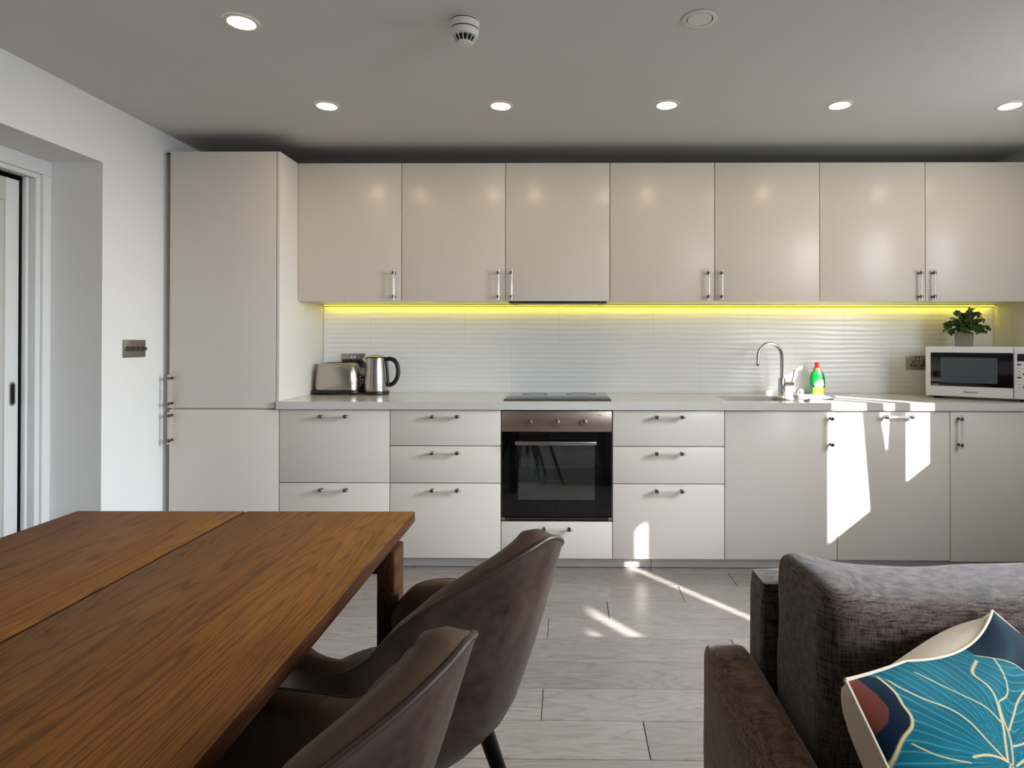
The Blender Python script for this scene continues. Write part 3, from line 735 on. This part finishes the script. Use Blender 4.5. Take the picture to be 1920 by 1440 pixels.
o = (XL, -.217, 1.193); sw = thing('dimmer_switch', o, 'brushed steel four-knob dimmer switch on the left wall by the doorway', 'light switch')
mb = MB(o); mb.box((XL + .0004, -.297, 1.149), (XL + .007, -.137, 1.238), M['steel_dark'], .003); mb.build('face_plate', sw)
for k in range(4):
    mb = MB(o); mb.lathe((XL + .007, -.270 + k * .036, 1.193), [(.0125, 0), (.0125, .003), (.0105, .017), (.009, .019)], M['handle_metal'], 24, 'X'); mb.build('knob', sw)

# ---------------------------------------------------------------- microwave and plant
mo = Vector((3.645, .302, ZW)); ang = -math.radians(36)
mw = thing('microwave_oven', mo, 'white microwave oven set at an angle in the right corner of the worktop', 'microwave', None, ang)
WM, HM, DM, Z0 = .508, .285, .30, .014   # local: x along the front, y into the corner
mb = MB(); mb.box((0, .022, Z0), (WM, DM, HM + Z0), M['white_plastic'], .006)
for x in (.05, WM - .05):
    for y in (.05, DM - .04): mb.lathe((x, y, .0003), [(.014, 0), (.016, Z0)], M['black_plastic'], 16)
mb.build('casing', mw)
mb = MB(); mb.box((.0, 0, Z0 + .001), (.412, .0215, HM + Z0 - .001), M['white_plastic'], .005, 3); md = mb.build('door', mw)
mb = MB(); mb.box((.026, -.0022, Z0 + .060), (.412, .001, HM + Z0 - .034), M['black_glass'], .001); mb.build('door_glass', md)
mb = MB(); mb.box((.075, -.0028, Z0 + .080), (.342, -.0021, HM + Z0 - .062), plain('window_mesh_glass', rgb(78, 84, 90), .06, spec=.6, var=.08)); mb.build('window_screen', md)
text('brand_lettering', 'Panasonic', .017, (.220, -.0006, Z0 + .029), (PI / 2, 0, 0), M['dark_print'], md)
text('feature_lettering', 'Inverter', .010, (.051, -.0026, Z0 + .068), (PI / 2, 0, 0), M['white_plastic'], md)
mb = MB(); mb.box((.4145, .002, Z0 + .001), (WM, .0215, HM + Z0 - .001), M['white_plastic'], .005, 3); mp = mb.build('control_panel', mw)
mb = MB(); mb.box((.430, -.0002, HM + Z0 - .078), (.496, .003, HM + Z0 - .038), M['display']); mb.build('display_screen', mp)
mb = MB()
for i in range(8):
    for k in range(3):
        x = .428 + .025 * k; z = HM + Z0 - .095 - i * .0175; mb.box((x, .0012, z - .006), (x + .019, .0025, z + .004), M['grey_print'] if (i + k) % 4 == 0 else M['white_plastic'], .001); mb.box((x + .004, .0007, z - .003), (x + .015, .0013, z - .0008), M['grey_print'])
mb.build('keypad', mp)
mb = MB(); mb.tube(catmull([(.02, .292, .19), (-.022, .285, .16), (-.020, .268, .08), (-.012, .25, .02), (.01, .255, .006)], 8), .0035, M['cord_black'], 8); mb.build('cord', mw)
po = Vector((3.905, .36, ZW + HM + Z0)); pp = thing('potted_plant', po, 'small leafy green plant in a square grey pot on top of the microwave', 'plant', None, -math.radians(36))
mb = MB(po); a_ = .052
def sq(h, z, r=.006): return [Vector((po.x + p.x, po.y + p.y, po.z + z)) for p in rr(-h, h, -h, h, 0, r, 3)]
mb.rings([sq(.042, .0005), sq(.0465, .085), sq(.042, .085), sq(.040, .070)], M['concrete']); mb.build('pot', pp)
mb = MB(po); mb.rings([sq(.0405, .068), sq(.0405, .075)], M['soil']); mb.build('soil', pp)
stm, lf = MB(po), MB(po); rnd = random.Random(11); tb = bmesh.new()
for k in range(84):
    a = rnd.uniform(0, 2 * PI); el = math.asin(rnd.uniform(-.12, 1)); L_ = rnd.uniform(.45, 1.0) ** .5
    if k < 3: a, el, L_ = PI * (.02 + .04 * k), .10, 1.15
    tip = Vector((math.cos(a) * math.cos(el) * L_ * .098, math.sin(a) * math.cos(el) * L_ * .08, .098 + math.sin(el) * L_ * .138))
    b0 = Vector((rnd.uniform(-.012, .012), rnd.uniform(-.012, .012), .074)); mid = b0.lerp(tip, .5) + Vector((0, 0, .022 + rnd.uniform(-.008, .012)))
    path = [po + p for p in catmull([b0, mid, tip, tip + Vector((math.cos(a) * .012, math.sin(a) * .01, -.012 if el < .6 else .006))], 5)]
    stm.tube(path, .0012, M['stem_green'], 5)
    for i, p in enumerate(path):
        if i < 4: continue
        for s in (0, 1):
            d = Vector((rnd.uniform(-1, 1), rnd.uniform(-1, 1), rnd.uniform(-.5, .7))).normalized(); u = d.cross(Vector((rnd.uniform(-1, 1), rnd.uniform(-1, 1), rnd.uniform(-1, 1)))).normalized(); nn = d.cross(u)
            l, w_ = rnd.uniform(.010, .017), rnd.uniform(.004, .007)
            P = [p, p + d * l * .35 + u * w_ + nn * .0015, p + d * l * .75 + u * w_ * .8 + nn * .001, p + d * l, p + d * l * .75 - u * w_ * .8 + nn * .001, p + d * l * .35 - u * w_ + nn * .0015]
            V = [tb.verts.new(q) for q in P]; tb.faces.new((V[0], V[1], V[2], V[3])); tb.faces.new((V[0], V[3], V[4], V[5]))
lf.merge(tb, M['leaf']); stm.build('stem', pp); lf.build('foliage', pp, sharp=180)

# ---------------------------------------------------------------- ceiling fittings
dls = [(.397, -1.141, 'recessed downlight nearest the camera, at the upper left'), (.398, -.367, 'recessed downlight in the row nearest the left wall'), (1.235, -.363, 'recessed downlight in the row above the oven'),
       (2.03, -.366, 'recessed downlight in the row left of the one above the tap'), (2.858, -.358, 'recessed downlight in the row straight out from the tap'), (3.675, -.345, 'recessed downlight in the row nearest the right wall')]
def ring(mb, x, y, m): mb.lathe((x, y, ZC), [(.060, -.0004), (.060, -.003), (.054, -.006), (.047, -.0055), (.043, -.002)], m, 48, cap0=False, cap1=False)
first = None
for x, y, lb in dls:
    if first is None:
        r = thing('downlight', (x, y, ZC), lb, 'ceiling light', 'recessed ceiling downlights'); mb = MB((x, y, ZC)); ring(mb, x, y, M['trim_gloss']); mb.build('trim_ring', r)
        mb = MB((x, y, ZC)); mb.lathe((x, y, ZC), [(.0435, -.0045), (.002, -.005)], M['lamp'], 40, cap0=False); mb.build('lamp_lens', r); first = r
    else:
        r = first.copy(); C.objects.link(r); r.location = (x, y, ZC); r['label'] = lb
        for c in list(first.children):
            k = c.copy(); C.objects.link(k); k.parent = r
r = thing('ceiling_cover', (2.02, -1.15, ZC), 'unlit round white blanking cover flush in the ceiling at the top right', 'ceiling cover')
mb = MB((2.02, -1.15, ZC)); mb.lathe((2.02, -1.15, ZC), [(.062, -.0004), (.062, -.003), (.058, -.005), (.0465, -.005), (.045, -.001)], M['smoke_white'], 48, cap0=False, cap1=False); mb.lathe((2.02, -1.15, ZC), [(.0449, -.0009), (.0424, -.0009)], M['black_gap'], 48, cap0=False, cap1=False); mb.lathe((2.02, -1.15, ZC), [(.0632, -.0003), (.0618, -.0006)], M['grey_print'], 48, cap0=False, cap1=False); mb.build('trim_ring', r)  # black and grey rings paint shadow lines round the disc and rim
mb = MB((2.02, -1.15, ZC)); mb.lathe((2.02, -1.15, ZC), [(.0425, -.0005), (.042, -.004), (.002, -.0045)], M['smoke_white'], 48); mb.build('cover_disc', r)
SX, SY = 1.191, -1.138
r = thing('smoke_detector', (SX, SY, ZC), 'white domed smoke detector with black vents on the ceiling', 'smoke detector'); o = (SX, SY, ZC)
mb = MB(o); mb.lathe(o, [(.053, -.0004), (.053, -.003), (.0505, -.004), (.0505, -.007), (.053, -.008), (.051, -.030), (.049, -.031)], M['smoke_white'], 48); mb.lathe(o, [(.0512, -.0032), (.0512, -.0072)], M['black_gap'], 48, cap0=False, cap1=False); mb.lathe(o, [(.0492, -.031), (.0492, -.034)], M['black_gap'], 48, cap0=False, cap1=False); mb.build('mounting_base', r)  # black bands paint the shade inside the gaps of the base
mb = MB(o); mb.lathe(o, [(.0475, -.031), (.0475, -.034), (.050, -.035), (.048, -.050), (.043, -.056), (.032, -.057)], M['smoke_white'], 48)
mb.lathe(o, [(.026, -.074), (.027, -.077), (.024, -.081), (.002, -.083)], M['smoke_white'], 40); mb.build('head', r)
mb = MB(o); mb.lathe(o, [(.034, -.0565), (.024, -.0745)], M['black_gap'], 32); mb.build('vent_chamber', r)
mb = MB(o)
for k in range(14):
    a = 2 * PI * (k + .5) / 14; p0 = Vector((SX + .043 * math.cos(a), SY + .043 * math.sin(a), ZC - .055)); p1 = Vector((SX + .026 * math.cos(a), SY + .026 * math.sin(a), ZC - .078))
    mb.tube([p0, p1], .0017, M['smoke_white'], 6)
mb.build('vent_ribs', r)

# ---------------------------------------------------------------- dining table
TO = Vector((.630, -1.541, 0)); TR = math.radians(.55)
tbl = thing('dining_table', TO, 'dark brown oak dining table with a gap along its two-plank top', 'table', None, TR)
TZ, TH, TW, TL = .74, .030, .4875, 2.1
for s in (-1, 1):
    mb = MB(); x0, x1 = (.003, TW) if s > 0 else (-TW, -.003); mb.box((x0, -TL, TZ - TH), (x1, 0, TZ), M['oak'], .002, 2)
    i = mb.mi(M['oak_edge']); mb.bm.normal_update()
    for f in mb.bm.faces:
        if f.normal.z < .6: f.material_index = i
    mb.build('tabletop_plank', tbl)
mb = MB(); mb.box((-.0029, -TL + .01, TZ - TH), (.0029, -.004, TZ - .005), M['black_gap']); mb.build('gap_shade_strip', tbl)  # black strip added to darken the gap between the planks
for yy in (-.21, -TL + .21):
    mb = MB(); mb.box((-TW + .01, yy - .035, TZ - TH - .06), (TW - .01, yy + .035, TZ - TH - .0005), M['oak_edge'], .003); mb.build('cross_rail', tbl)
    for s in (-1, 1):
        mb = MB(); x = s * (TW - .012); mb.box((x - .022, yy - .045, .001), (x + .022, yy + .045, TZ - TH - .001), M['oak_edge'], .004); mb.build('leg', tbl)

# ---------------------------------------------------------------- dining chairs
def make_chair(loc, rz, label):
    r = thing('dining_chair', loc, label, 'chair', 'brown leather tub chairs on the right of the table', rz)
    RIM = [(.330, 0, .884), (.323, .040, .874), (.296, .086, .850), (.254, .132, .820), (.203, .170, .784), (.147, .190, .737), (.095, .208, .680), (.030, .228, .645), (-.060, .240, .632), (-.160, .228, .629), (-.241, .188, .608), (-.283, .151, .550)]
    def U(i, x, w, e):
        a = i / 11 * PI / 2 * 1.25; k = min(a, PI / 2)
        X = x * max(0, math.cos(k)) ** (2 / e) if a <= PI / 2 else -(a - PI / 2) / (PI / 8) * .25
        return X, w * math.sin(k) ** (2 / e)
    K = []
    for i, q in enumerate(RIM):
        lx, ly = U(i, .205, .195, 1.85); fx, fy = U(i, .115, .155, 1.9); K.append((*q, lx, ly, .53 - .075 * (i / 11) ** 1.3, fx, fy))
    full = [tuple(v if i not in (1, 4, 7) else -v for i, v in enumerate(k)) for k in reversed(K[1:])] + K
    def cv(ix): return catmull([Vector((k[ix[0]], k[ix[1]], k[ix[2]] if len(ix) > 2 else .415)) for k in full], 5)
    rim, low, foot = cv((0, 1, 2)), cv((3, 4, 5)), cv((6, 7))
    n = len(rim); outer, inner = [], []
    for i in range(n):
        R, L, F = rim[i], low[i], foot[i]; t = (rim[min(i + 1, n - 1)] - rim[max(i - 1, 0)]); t.z = 0; t.normalize(); nin = Vector((-t.y, t.x, 0))
        T = .062; col = [F, F.lerp(L, .55) + (-nin) * .010, L]
        for k in range(1, 7):
            f = k / 7; p = L.lerp(R, f) + (-nin) * .006 * math.sin(PI * f) * min(1, (R.z - L.z) / .15); col.append(p)
        col += [R + Vector((0, 0, -.004)), R]
        outer.append(col)
        lim = min(1, .62 * abs(R.y) / (T * abs(nin.y) + 1e-9)); nin_ = nin.copy(); nin = Vector((nin.x * max(.35, 1), nin.y * lim, 0))
        top = [R, R + nin * .006 + Vector((0, 0, .006)), R + nin * T * .5 + Vector((0, 0, .013)), R + nin * T * .9 + Vector((0, 0, .006)), R + nin * (T + .004) + Vector((0, 0, -.012))]
        Lb = L + Vector((nin_.x * .05, nin_.y * .05 * min(1, .62 * abs(L.y) / (.05 * abs(nin_.y) + 1e-9)), 0)); Lb.z = min(.455, R.z - .02)
        q = top[-1]
        inner.append(top + [q.lerp(Lb, k / 6) + nin * .012 * math.sin(PI * k / 6) for k in range(1, 7)])
    mb = MB(); mb.rings(outer, M['leather'], closed=False, cap0=False, cap1=False)
    mb.rings(inner, M['suede'], closed=False, cap0=False, cap1=False)
    tb = bmesh.new()
    for i in (0, n - 1):   # close the two arm fronts
        V = [tb.verts.new(p) for p in outer[i] + inner[i][1:]]
        tb.faces.new(V if i else list(reversed(V)))
    V = [tb.verts.new(p) for p in foot]; tb.faces.new(V)
    mb.merge(tb, M['leather']); mb.build('shell', r, sharp=75)
    mb = MB(); mb.tube([p + Vector((0, 0, .002)) for p in rim], .0042, M['piping'], 8); mb.build('piping', r)
    mb = MB()
    def so(kx, z):
        P = []
        for i in range(48):
            a = 2 * PI * i / 48; c, s = math.cos(a), math.sin(a); P.append(Vector((-.112 + (.208 * kx) * math.copysign(abs(c) ** .6, c), (.172 * kx) * math.copysign(abs(s) ** .6, s), z)))
        return P
    mb.rings([so(.88, .416), so(.97, .423), so(1, .438), so(1, .456), so(.97, .470), so(.88, .478), so(.6, .484), so(.2, .486)], M['suede']); mb.build('seat', r)
    for sx, sy in ((1, 1), (1, -1), (-1, 1), (-1, -1)):
        mb = MB(); top = Vector((-.05 + sx * .13, sy * .10, .416)); bot = Vector((-.05 + sx * .24, sy * .19, .0005)); mb.tube([top, bot], [.0175, .0105], M['black_metal'], 16); mb.build('leg', r)
    mb = MB(); mb.box((-.20, -.10, .405), (.055, .10, .417), M['black_metal'], .003); mb.build('under_frame', r)
    return r
make_chair((1.258, -2.041, 0), -.635, 'brown leather tub dining chair farther from the camera, nearer the oven')
make_chair((1.124, -2.520, 0), -.27, 'brown leather tub dining chair nearest the camera, cut off by the bottom edge')

# ---------------------------------------------------------------- sofa and cushion
so_ = (2.9, -2.35, 0); sofa = thing('sofa', so_, 'dark brown woven fabric sofa at the lower right, its back to the kitchen', 'sofa')
SF, SA = M['sofa_fabric'], M['sofa_arm_fabric']
X0, X1, X2 = 1.856, 1.966, 3.91
mb = MB(so_); mb.soft((X0, -2.86, .10), (X1, -1.91, .560), .030, 14, SA, (.008, .004, .008), .003, 6, 3); mb.build('arm', sofa, sharp=180)
mb = MB(so_); mb.soft((X2, -2.86, .10), (X2 + .11, -1.91, .560), .030, 10, SA, (.008, .004, .008), .003, 6, 5); mb.build('arm', sofa, sharp=180)
mb = MB(so_); mb.soft((X1 + .001, -2.012, .10), (X2 - .001, -1.912, .726), .016, 14, SF, (0, .004, .004), .002, 5, 1); mb.build('back_frame', sofa)
mb = MB(so_); mb.soft((X1 + .001, -2.84, .10), (X2 - .001, -2.013, .30), .02, 10, SF); mb.build('seat_base', sofa)
def cush_fn(xa, xb):
    def fn(w_, q):
        f = (w_.x - xa) / (xb - xa)
        if q.z > 0:
            ear = math.exp(-((f - .0) / .10) ** 2) * .022 + math.exp(-((f - 1) / .10) ** 2) * .02
            w_.z += (ear - .012 * math.sin(PI * f) ** .5 * 1) * max(0, q.z) if 0 <= f <= 1 else 0
        crease = .010 * math.sin(9 * f + 5 * w_.z * 2) * math.exp(-((f - .62) / .16) ** 2) * max(0, q.z)
        w_.z += crease; w_.y -= crease * .6
        return w_
    return fn
for xa, xb, sd in ((1.992, 2.945, 2), (2.95, 3.905, 9)):
    mb = MB(so_); mb.soft((xa, -2.262, .435), (xb, -2.016, .787), .040, 34, SF, (.006, .03, .012), .014, 3.2, sd, cush_fn(xa, xb)); bc = mb.build('back_cushion', sofa, sharp=180)
    mb = MB(so_); mb.soft((xa - .022, -2.88, .3005), (xb + .0, -2.02, .405), .04, 16, SF, (0, .01, .02), .005, 4, sd); mb.build('seat_cushion', sofa, sharp=180)
for x in (X0 + .06, X2 + .05):
    for y in (-2.8, -1.98): mb = MB(so_); mb.box((x - .025, y - .025, .0005), (x + .025, y + .025, .102), M['black_metal'], .003); mb.build('leg', sofa)

L_, T_, R_, B_ = [Vector(v) for v in ((1.9185, -2.5044, .7900), (2.2678, -2.2706, .7803), (2.5835, -2.3632, .5193), (2.0361, -2.6598, .4180))]
VE = {'mid': [(0.324, 0.35), (0.362, 0.303), (0.415, 0.246), (0.452, 0.186), (0.475, 0.133), (0.494, 0.077), (0.587, 0.045)],
 'twin': [(0.335, 0.363), (0.393, 0.297), (0.426, 0.243), (0.46, 0.189)],
 'lm': [(-0.02, 0.32), (0.0, 0.25), (0.02, 0.22), (0.055, 0.182), (0.098, 0.158), (0.116, 0.133), (0.118, 0.099), (0.128, 0.063), (0.127, 0.015)],
 'a': [(0.324, 0.35), (0.305, 0.279), (0.284, 0.207), (0.256, 0.151), (0.201, 0.1), (0.159, 0.054), (0.149, 0.029)],
 'b': [(0.41, 0.256), (0.395, 0.198), (0.354, 0.142), (0.313, 0.085), (0.28, 0.033)],
 'c': [(0.466, 0.187), (0.52, 0.185), (0.562, 0.16), (0.604, 0.113), (0.652, 0.064)],
 'd': [(0.412, 0.278), (0.474, 0.25), (0.537, 0.223), (0.603, 0.208), (0.68, 0.2), (0.729, 0.184)],
 'e': [(0.381, 0.322), (0.443, 0.332), (0.52, 0.325), (0.581, 0.3), (0.639, 0.275), (0.698, 0.267)],
 'rm': [(0.62, 0.03), (0.688, 0.096), (0.712, 0.146), (0.714, 0.188), (0.716, 0.23), (0.699, 0.277), (0.679, 0.327), (.6, .42), (.48, .5)],
 'l2': [(0.99, 0.26), (0.974, 0.192), (0.964, 0.157), (0.918, 0.115), (0.862, 0.13), (0.811, 0.134), (0.744, 0.153), (0.734, 0.18)],
 'b1': [(0.22, 0.29), (0.267, 0.303), (0.305, 0.327), (0.324, 0.35)], 'b2': [(0.345, 0.371), (0.398, 0.37), (0.448, 0.383), (0.501, 0.405), (0.58, 0.398)],
 'b3': [(0.349, 0.385), (0.413, 0.401), (0.453, 0.433), (.46, .5)], 'b4': [(.328, .36), (.25, .40), (.16, .43), (.08, .42)], 'b5': [(.33, .37), (.31, .46), (.25, .56)], 'b6': [(.20, .30), (.12, .25), (.07, .20)]}
WID = {'mid': .0055, 'twin': .004, 'lm': .0065, 'a': .0042, 'b': .0038, 'c': .0042, 'd': .0042, 'e': .0046, 'rm': .0036, 'l2': .004, 'b1': .0055, 'b2': .0055, 'b3': .005, 'b4': .005, 'b5': .005, 'b6': .003}
RUST = [(-.02, -.02), (0.049, 0.004), (0.064, 0.052), (0.069, 0.098), (0.044, 0.13), (-0.03, 0.18)]
NAVY2 = [(0.62, 0.03), (.66, -.02), (1.03, -.02), (1.03, 0.143), (0.964, .157), (0.918, 0.115), (0.862, .13), (.811, .134), (0.744, 0.153), (0.729, 0.184), (0.712, 0.146), (0.688, 0.096)]
def inpoly(p, P):
    c = False; j = len(P) - 1
    for i in range(len(P)):
        if (P[i][1] > p[1]) != (P[j][1] > p[1]) and p[0] < (P[j][0] - P[i][0]) * (p[1] - P[i][1]) / (P[j][1] - P[i][1]) + P[i][0]: c = not c
        j = i
    return c
SM = {k: [(q.x, q.y) for q in catmull([Vector((x, y, 0)) for x, y in P], 5)] for k, P in VE.items()}
LEFT = [(-.05, -.05)] + [(x, y) for x, y in reversed(SM['lm'])] + [(-.05, .34)]
SEGS = []
for k, P in SM.items():
    for a, b in zip(P, P[1:]): SEGS.append((a[0], a[1], b[0] - a[0], b[1] - a[1], WID[k]))
NC = 360
CELL = {}
for sg in SEGS:
    x0, x1 = sorted((sg[0], sg[0] + sg[2])); y0, y1 = sorted((sg[1], sg[1] + sg[3]))
    for i in range(int((x0 - .02) * 20) - 1, int((x1 + .02) * 20) + 2):
        for j in range(int((y0 - .02) * 20) - 1, int((y1 + .02) * 20) + 2): CELL.setdefault((i, j), []).append(sg)
TEAL, TEAL2, NAVY, RUSTC, GOLD, PALE = [Vector(rgb(*c)[:3]) for c in ((8, 90, 106), (13, 112, 128), (5, 26, 44), (122, 58, 42), (226, 205, 150), (120, 190, 190))]
HUB = (.328, .362)
def printcol(u, v):
    nz = noise.noise(Vector((u * 9, v * 9, 0)))
    if inpoly((u, v), LEFT): c = RUSTC.lerp(NAVY, .0 + max(0, nz) * .5) if inpoly((u, v), RUST) else NAVY.copy()
    elif inpoly((u, v), NAVY2): c = NAVY.lerp(TEAL, .02 + .12 * max(0, math.sin(60 * v + 20 * u)))
    else:
        c = TEAL.lerp(TEAL2, .5 + .5 * nz)
        dx, dy = u - HUB[0], v - HUB[1]; an = math.atan2(dy, dx); d = math.hypot(dx, dy)
        right = (u - HUB[0]) * (.05 - HUB[1]) - (v - HUB[1]) * (.5 - HUB[0]) < 0
        if right: ph = d * 150 + 9 * math.sin(an * 7) + 3 * nz
        else: ph = an * 62 + 5 * d * 6 + 2 * nz
        s = math.sin(ph)
        if s > .82: c = c.lerp(PALE, .38 * (s - .82) / .18)
        c = c * (1 + .10 * math.sin(ph * .5))
    best = 0
    for ax, ay, ex, ey, w_ in CELL.get((int(math.floor(u * 20)), int(math.floor(v * 20))), ()):
        t = max(0, min(1, ((u - ax) * ex + (v - ay) * ey) / (ex * ex + ey * ey + 1e-12))); d = math.hypot(u - ax - ex * t, v - ay - ey * t)
        best = max(best, min(1, max(0, (w_ * .62 - d) / (w_ * .4) + .5)))
    return c.lerp(GOLD, best)
NRM = (B_ - L_).cross(T_ - L_).normalized()
if NRM.y > 0: NRM = -NRM
def pill(a, b, side):
    A, Bq = 2 * a - 1, 2 * b - 1
    a2 = a + .030 * A * (Bq * Bq - 1) * -1 * -1 + .0 ; b2 = b + .030 * Bq * (A * A - 1)
    bs = .048 * max(0, math.sin(PI * (a - .32) / .68)) if a > .32 else 0
    b2 += bs * (1 - b) ** 4
    p = L_.lerp(T_, a2).lerp(B_.lerp(R_, a2), b2)
    if side < 0: p += (L_ - B_).normalized() * bs * .75 * (1 - math.exp(-b / .015)) * math.exp(-(b / .10) ** 2)
    h = (max(0, (1 - A ** 4)) * max(0, (1 - Bq ** 4))) ** .75
    wr = .004 * noise.noise(Vector((a * 5, b * 5, 3))) * h + .006 * math.sin(26 * (a * .35 + b)) * math.exp(-((b - .12) / .12) ** 2) * math.exp(-((a - .55) / .3) ** 2) * h
    return p + NRM * side * ((.050 if side > 0 else .095) * h ** (1 if side > 0 else .6) + wr * (1 if side > 0 else .3))
co_ = tuple((L_ + R_) / 2); mb = MB((co_[0], co_[1], .43)); tb = bmesh.new(); lay = tb.verts.layers.float_color.new('print')
V = []
for i in range(NC + 1):
    row = []
    for j in range(NC + 1):
        a, b = i / NC, j / NC; vv = tb.verts.new(pill(a, b, 1)); c = printcol(a, b); vv[lay] = (c.x, c.y, c.z, 1); row.append(vv)
    V.append(row)
for i in range(NC):
    for j in range(NC): tb.faces.new((V[i][j], V[i][j + 1], V[i + 1][j + 1], V[i + 1][j]))
bmesh.ops.recalc_face_normals(tb, faces=tb.faces)
mb.merge(tb, M['print'])
cu = thing('throw_cushion', (co_[0], co_[1], .43), 'teal cushion with golden leaf veins leaning in the sofa corner', 'cushion'); mb.build('front_cover', cu, sharp=180)
mb = MB((co_[0], co_[1], .43)); mb.grid(lambda a, b: pill(a, b, -1), 40, 40, M['cream'])
mb.build('back_cover', cu, sharp=180)
mb = MB((co_[0], co_[1], .43)); ed = [pill(k / 30, 0, 1) for k in range(30)] + [pill(1, k / 30, 1) for k in range(30)] + [pill(1 - k / 30, 1, 1) for k in range(30)] + [pill(0, 1 - k / 30, 1) for k in range(31)]
mb.tube(ed, .0025, M['cream'], 8); mb.build('edge_seam', cu)

# ---------------------------------------------------------------- light
sc = bpy.context.scene
w = bpy.data.worlds.new('sky'); sc.world = w; w.use_nodes = True; nt = w.node_tree
sky = nt.nodes.new('ShaderNodeTexSky'); sky.sky_type = 'NISHITA'; sky.sun_disc = False; sky.sun_elevation = math.radians(26); sky.sun_rotation = math.radians(140)
nt.links.new(sky.outputs[0], nt.nodes['Background'].inputs[0]); nt.nodes['Background'].inputs[1].default_value = .25
def lamp(name, typ, loc, direction, energy, col, **kw):
    l = bpy.data.lights.new(name, typ); l.energy = energy; l.color = col
    for k, v in kw.items(): setattr(l, k, v)
    o = bpy.data.objects.new(name, l); C.objects.link(o); o.location = loc; o.rotation_euler = Vector(direction).to_track_quat('-Z', 'Y').to_euler(); return o
lamp('sun', 'SUN', (8, -5, 5), (-.7625, 1, -.61), 19.0, (1, .98, .95), angle=math.radians(.5))
cool = (.82, .91, 1)
lamp('window_daylight', 'AREA', (XR - .05, -1.34, 1.66), (-1, .05, -.50), 30, cool, shape='RECTANGLE', size=.7, size_y=.9, spread=math.radians(72))
lamp('window_daylight', 'AREA', (XR - .05, -1.34, 1.66), (-.8, .65, -.15), 12, cool, shape='RECTANGLE', size=.7, size_y=.9, spread=math.radians(155))
lamp('window_daylight', 'AREA', (XR - .05, -3.5, 1.62), (-1, .50, -.60), 44, cool, shape='RECTANGLE', size=1.3, size_y=.9, spread=math.radians(110))

# ---------------------------------------------------------------- camera
cam = bpy.data.cameras.new('camera'); co = bpy.data.objects.new('camera', cam); C.objects.link(co); sc.camera = co
F, PX, PY = 1154.06, 1051.51, 635.59
cam.sensor_fit = 'HORIZONTAL'; cam.sensor_width = 36; cam.lens = F / 1920 * 36
cam.shift_x = -(PX - 960) / 1920; cam.shift_y = (PY - 720) / 1920
cam.clip_start = .02
yaw, pitch, roll = .01076, .00539, -.00134
Rm = Matrix.Rotation(yaw, 3, 'Z') @ Matrix.Rotation(pitch, 3, 'X') @ Matrix.Rotation(roll, 3, 'Y')
B3 = Matrix(((1, 0, 0), (0, 0, -1), (0, 1, 0)))   # camera axes (right, up, back) to (right, forward, up)
co.matrix_world = Matrix.Translation((1.55678, -3.31076, 1.22846)) @ (Rm @ B3).to_4x4()
sc.view_settings.view_transform = 'Standard'; sc.view_settings.look = 'None'; sc.view_settings.gamma = 1; sc.view_settings.use_curve_mapping = False
sc.view_settings.exposure = .30
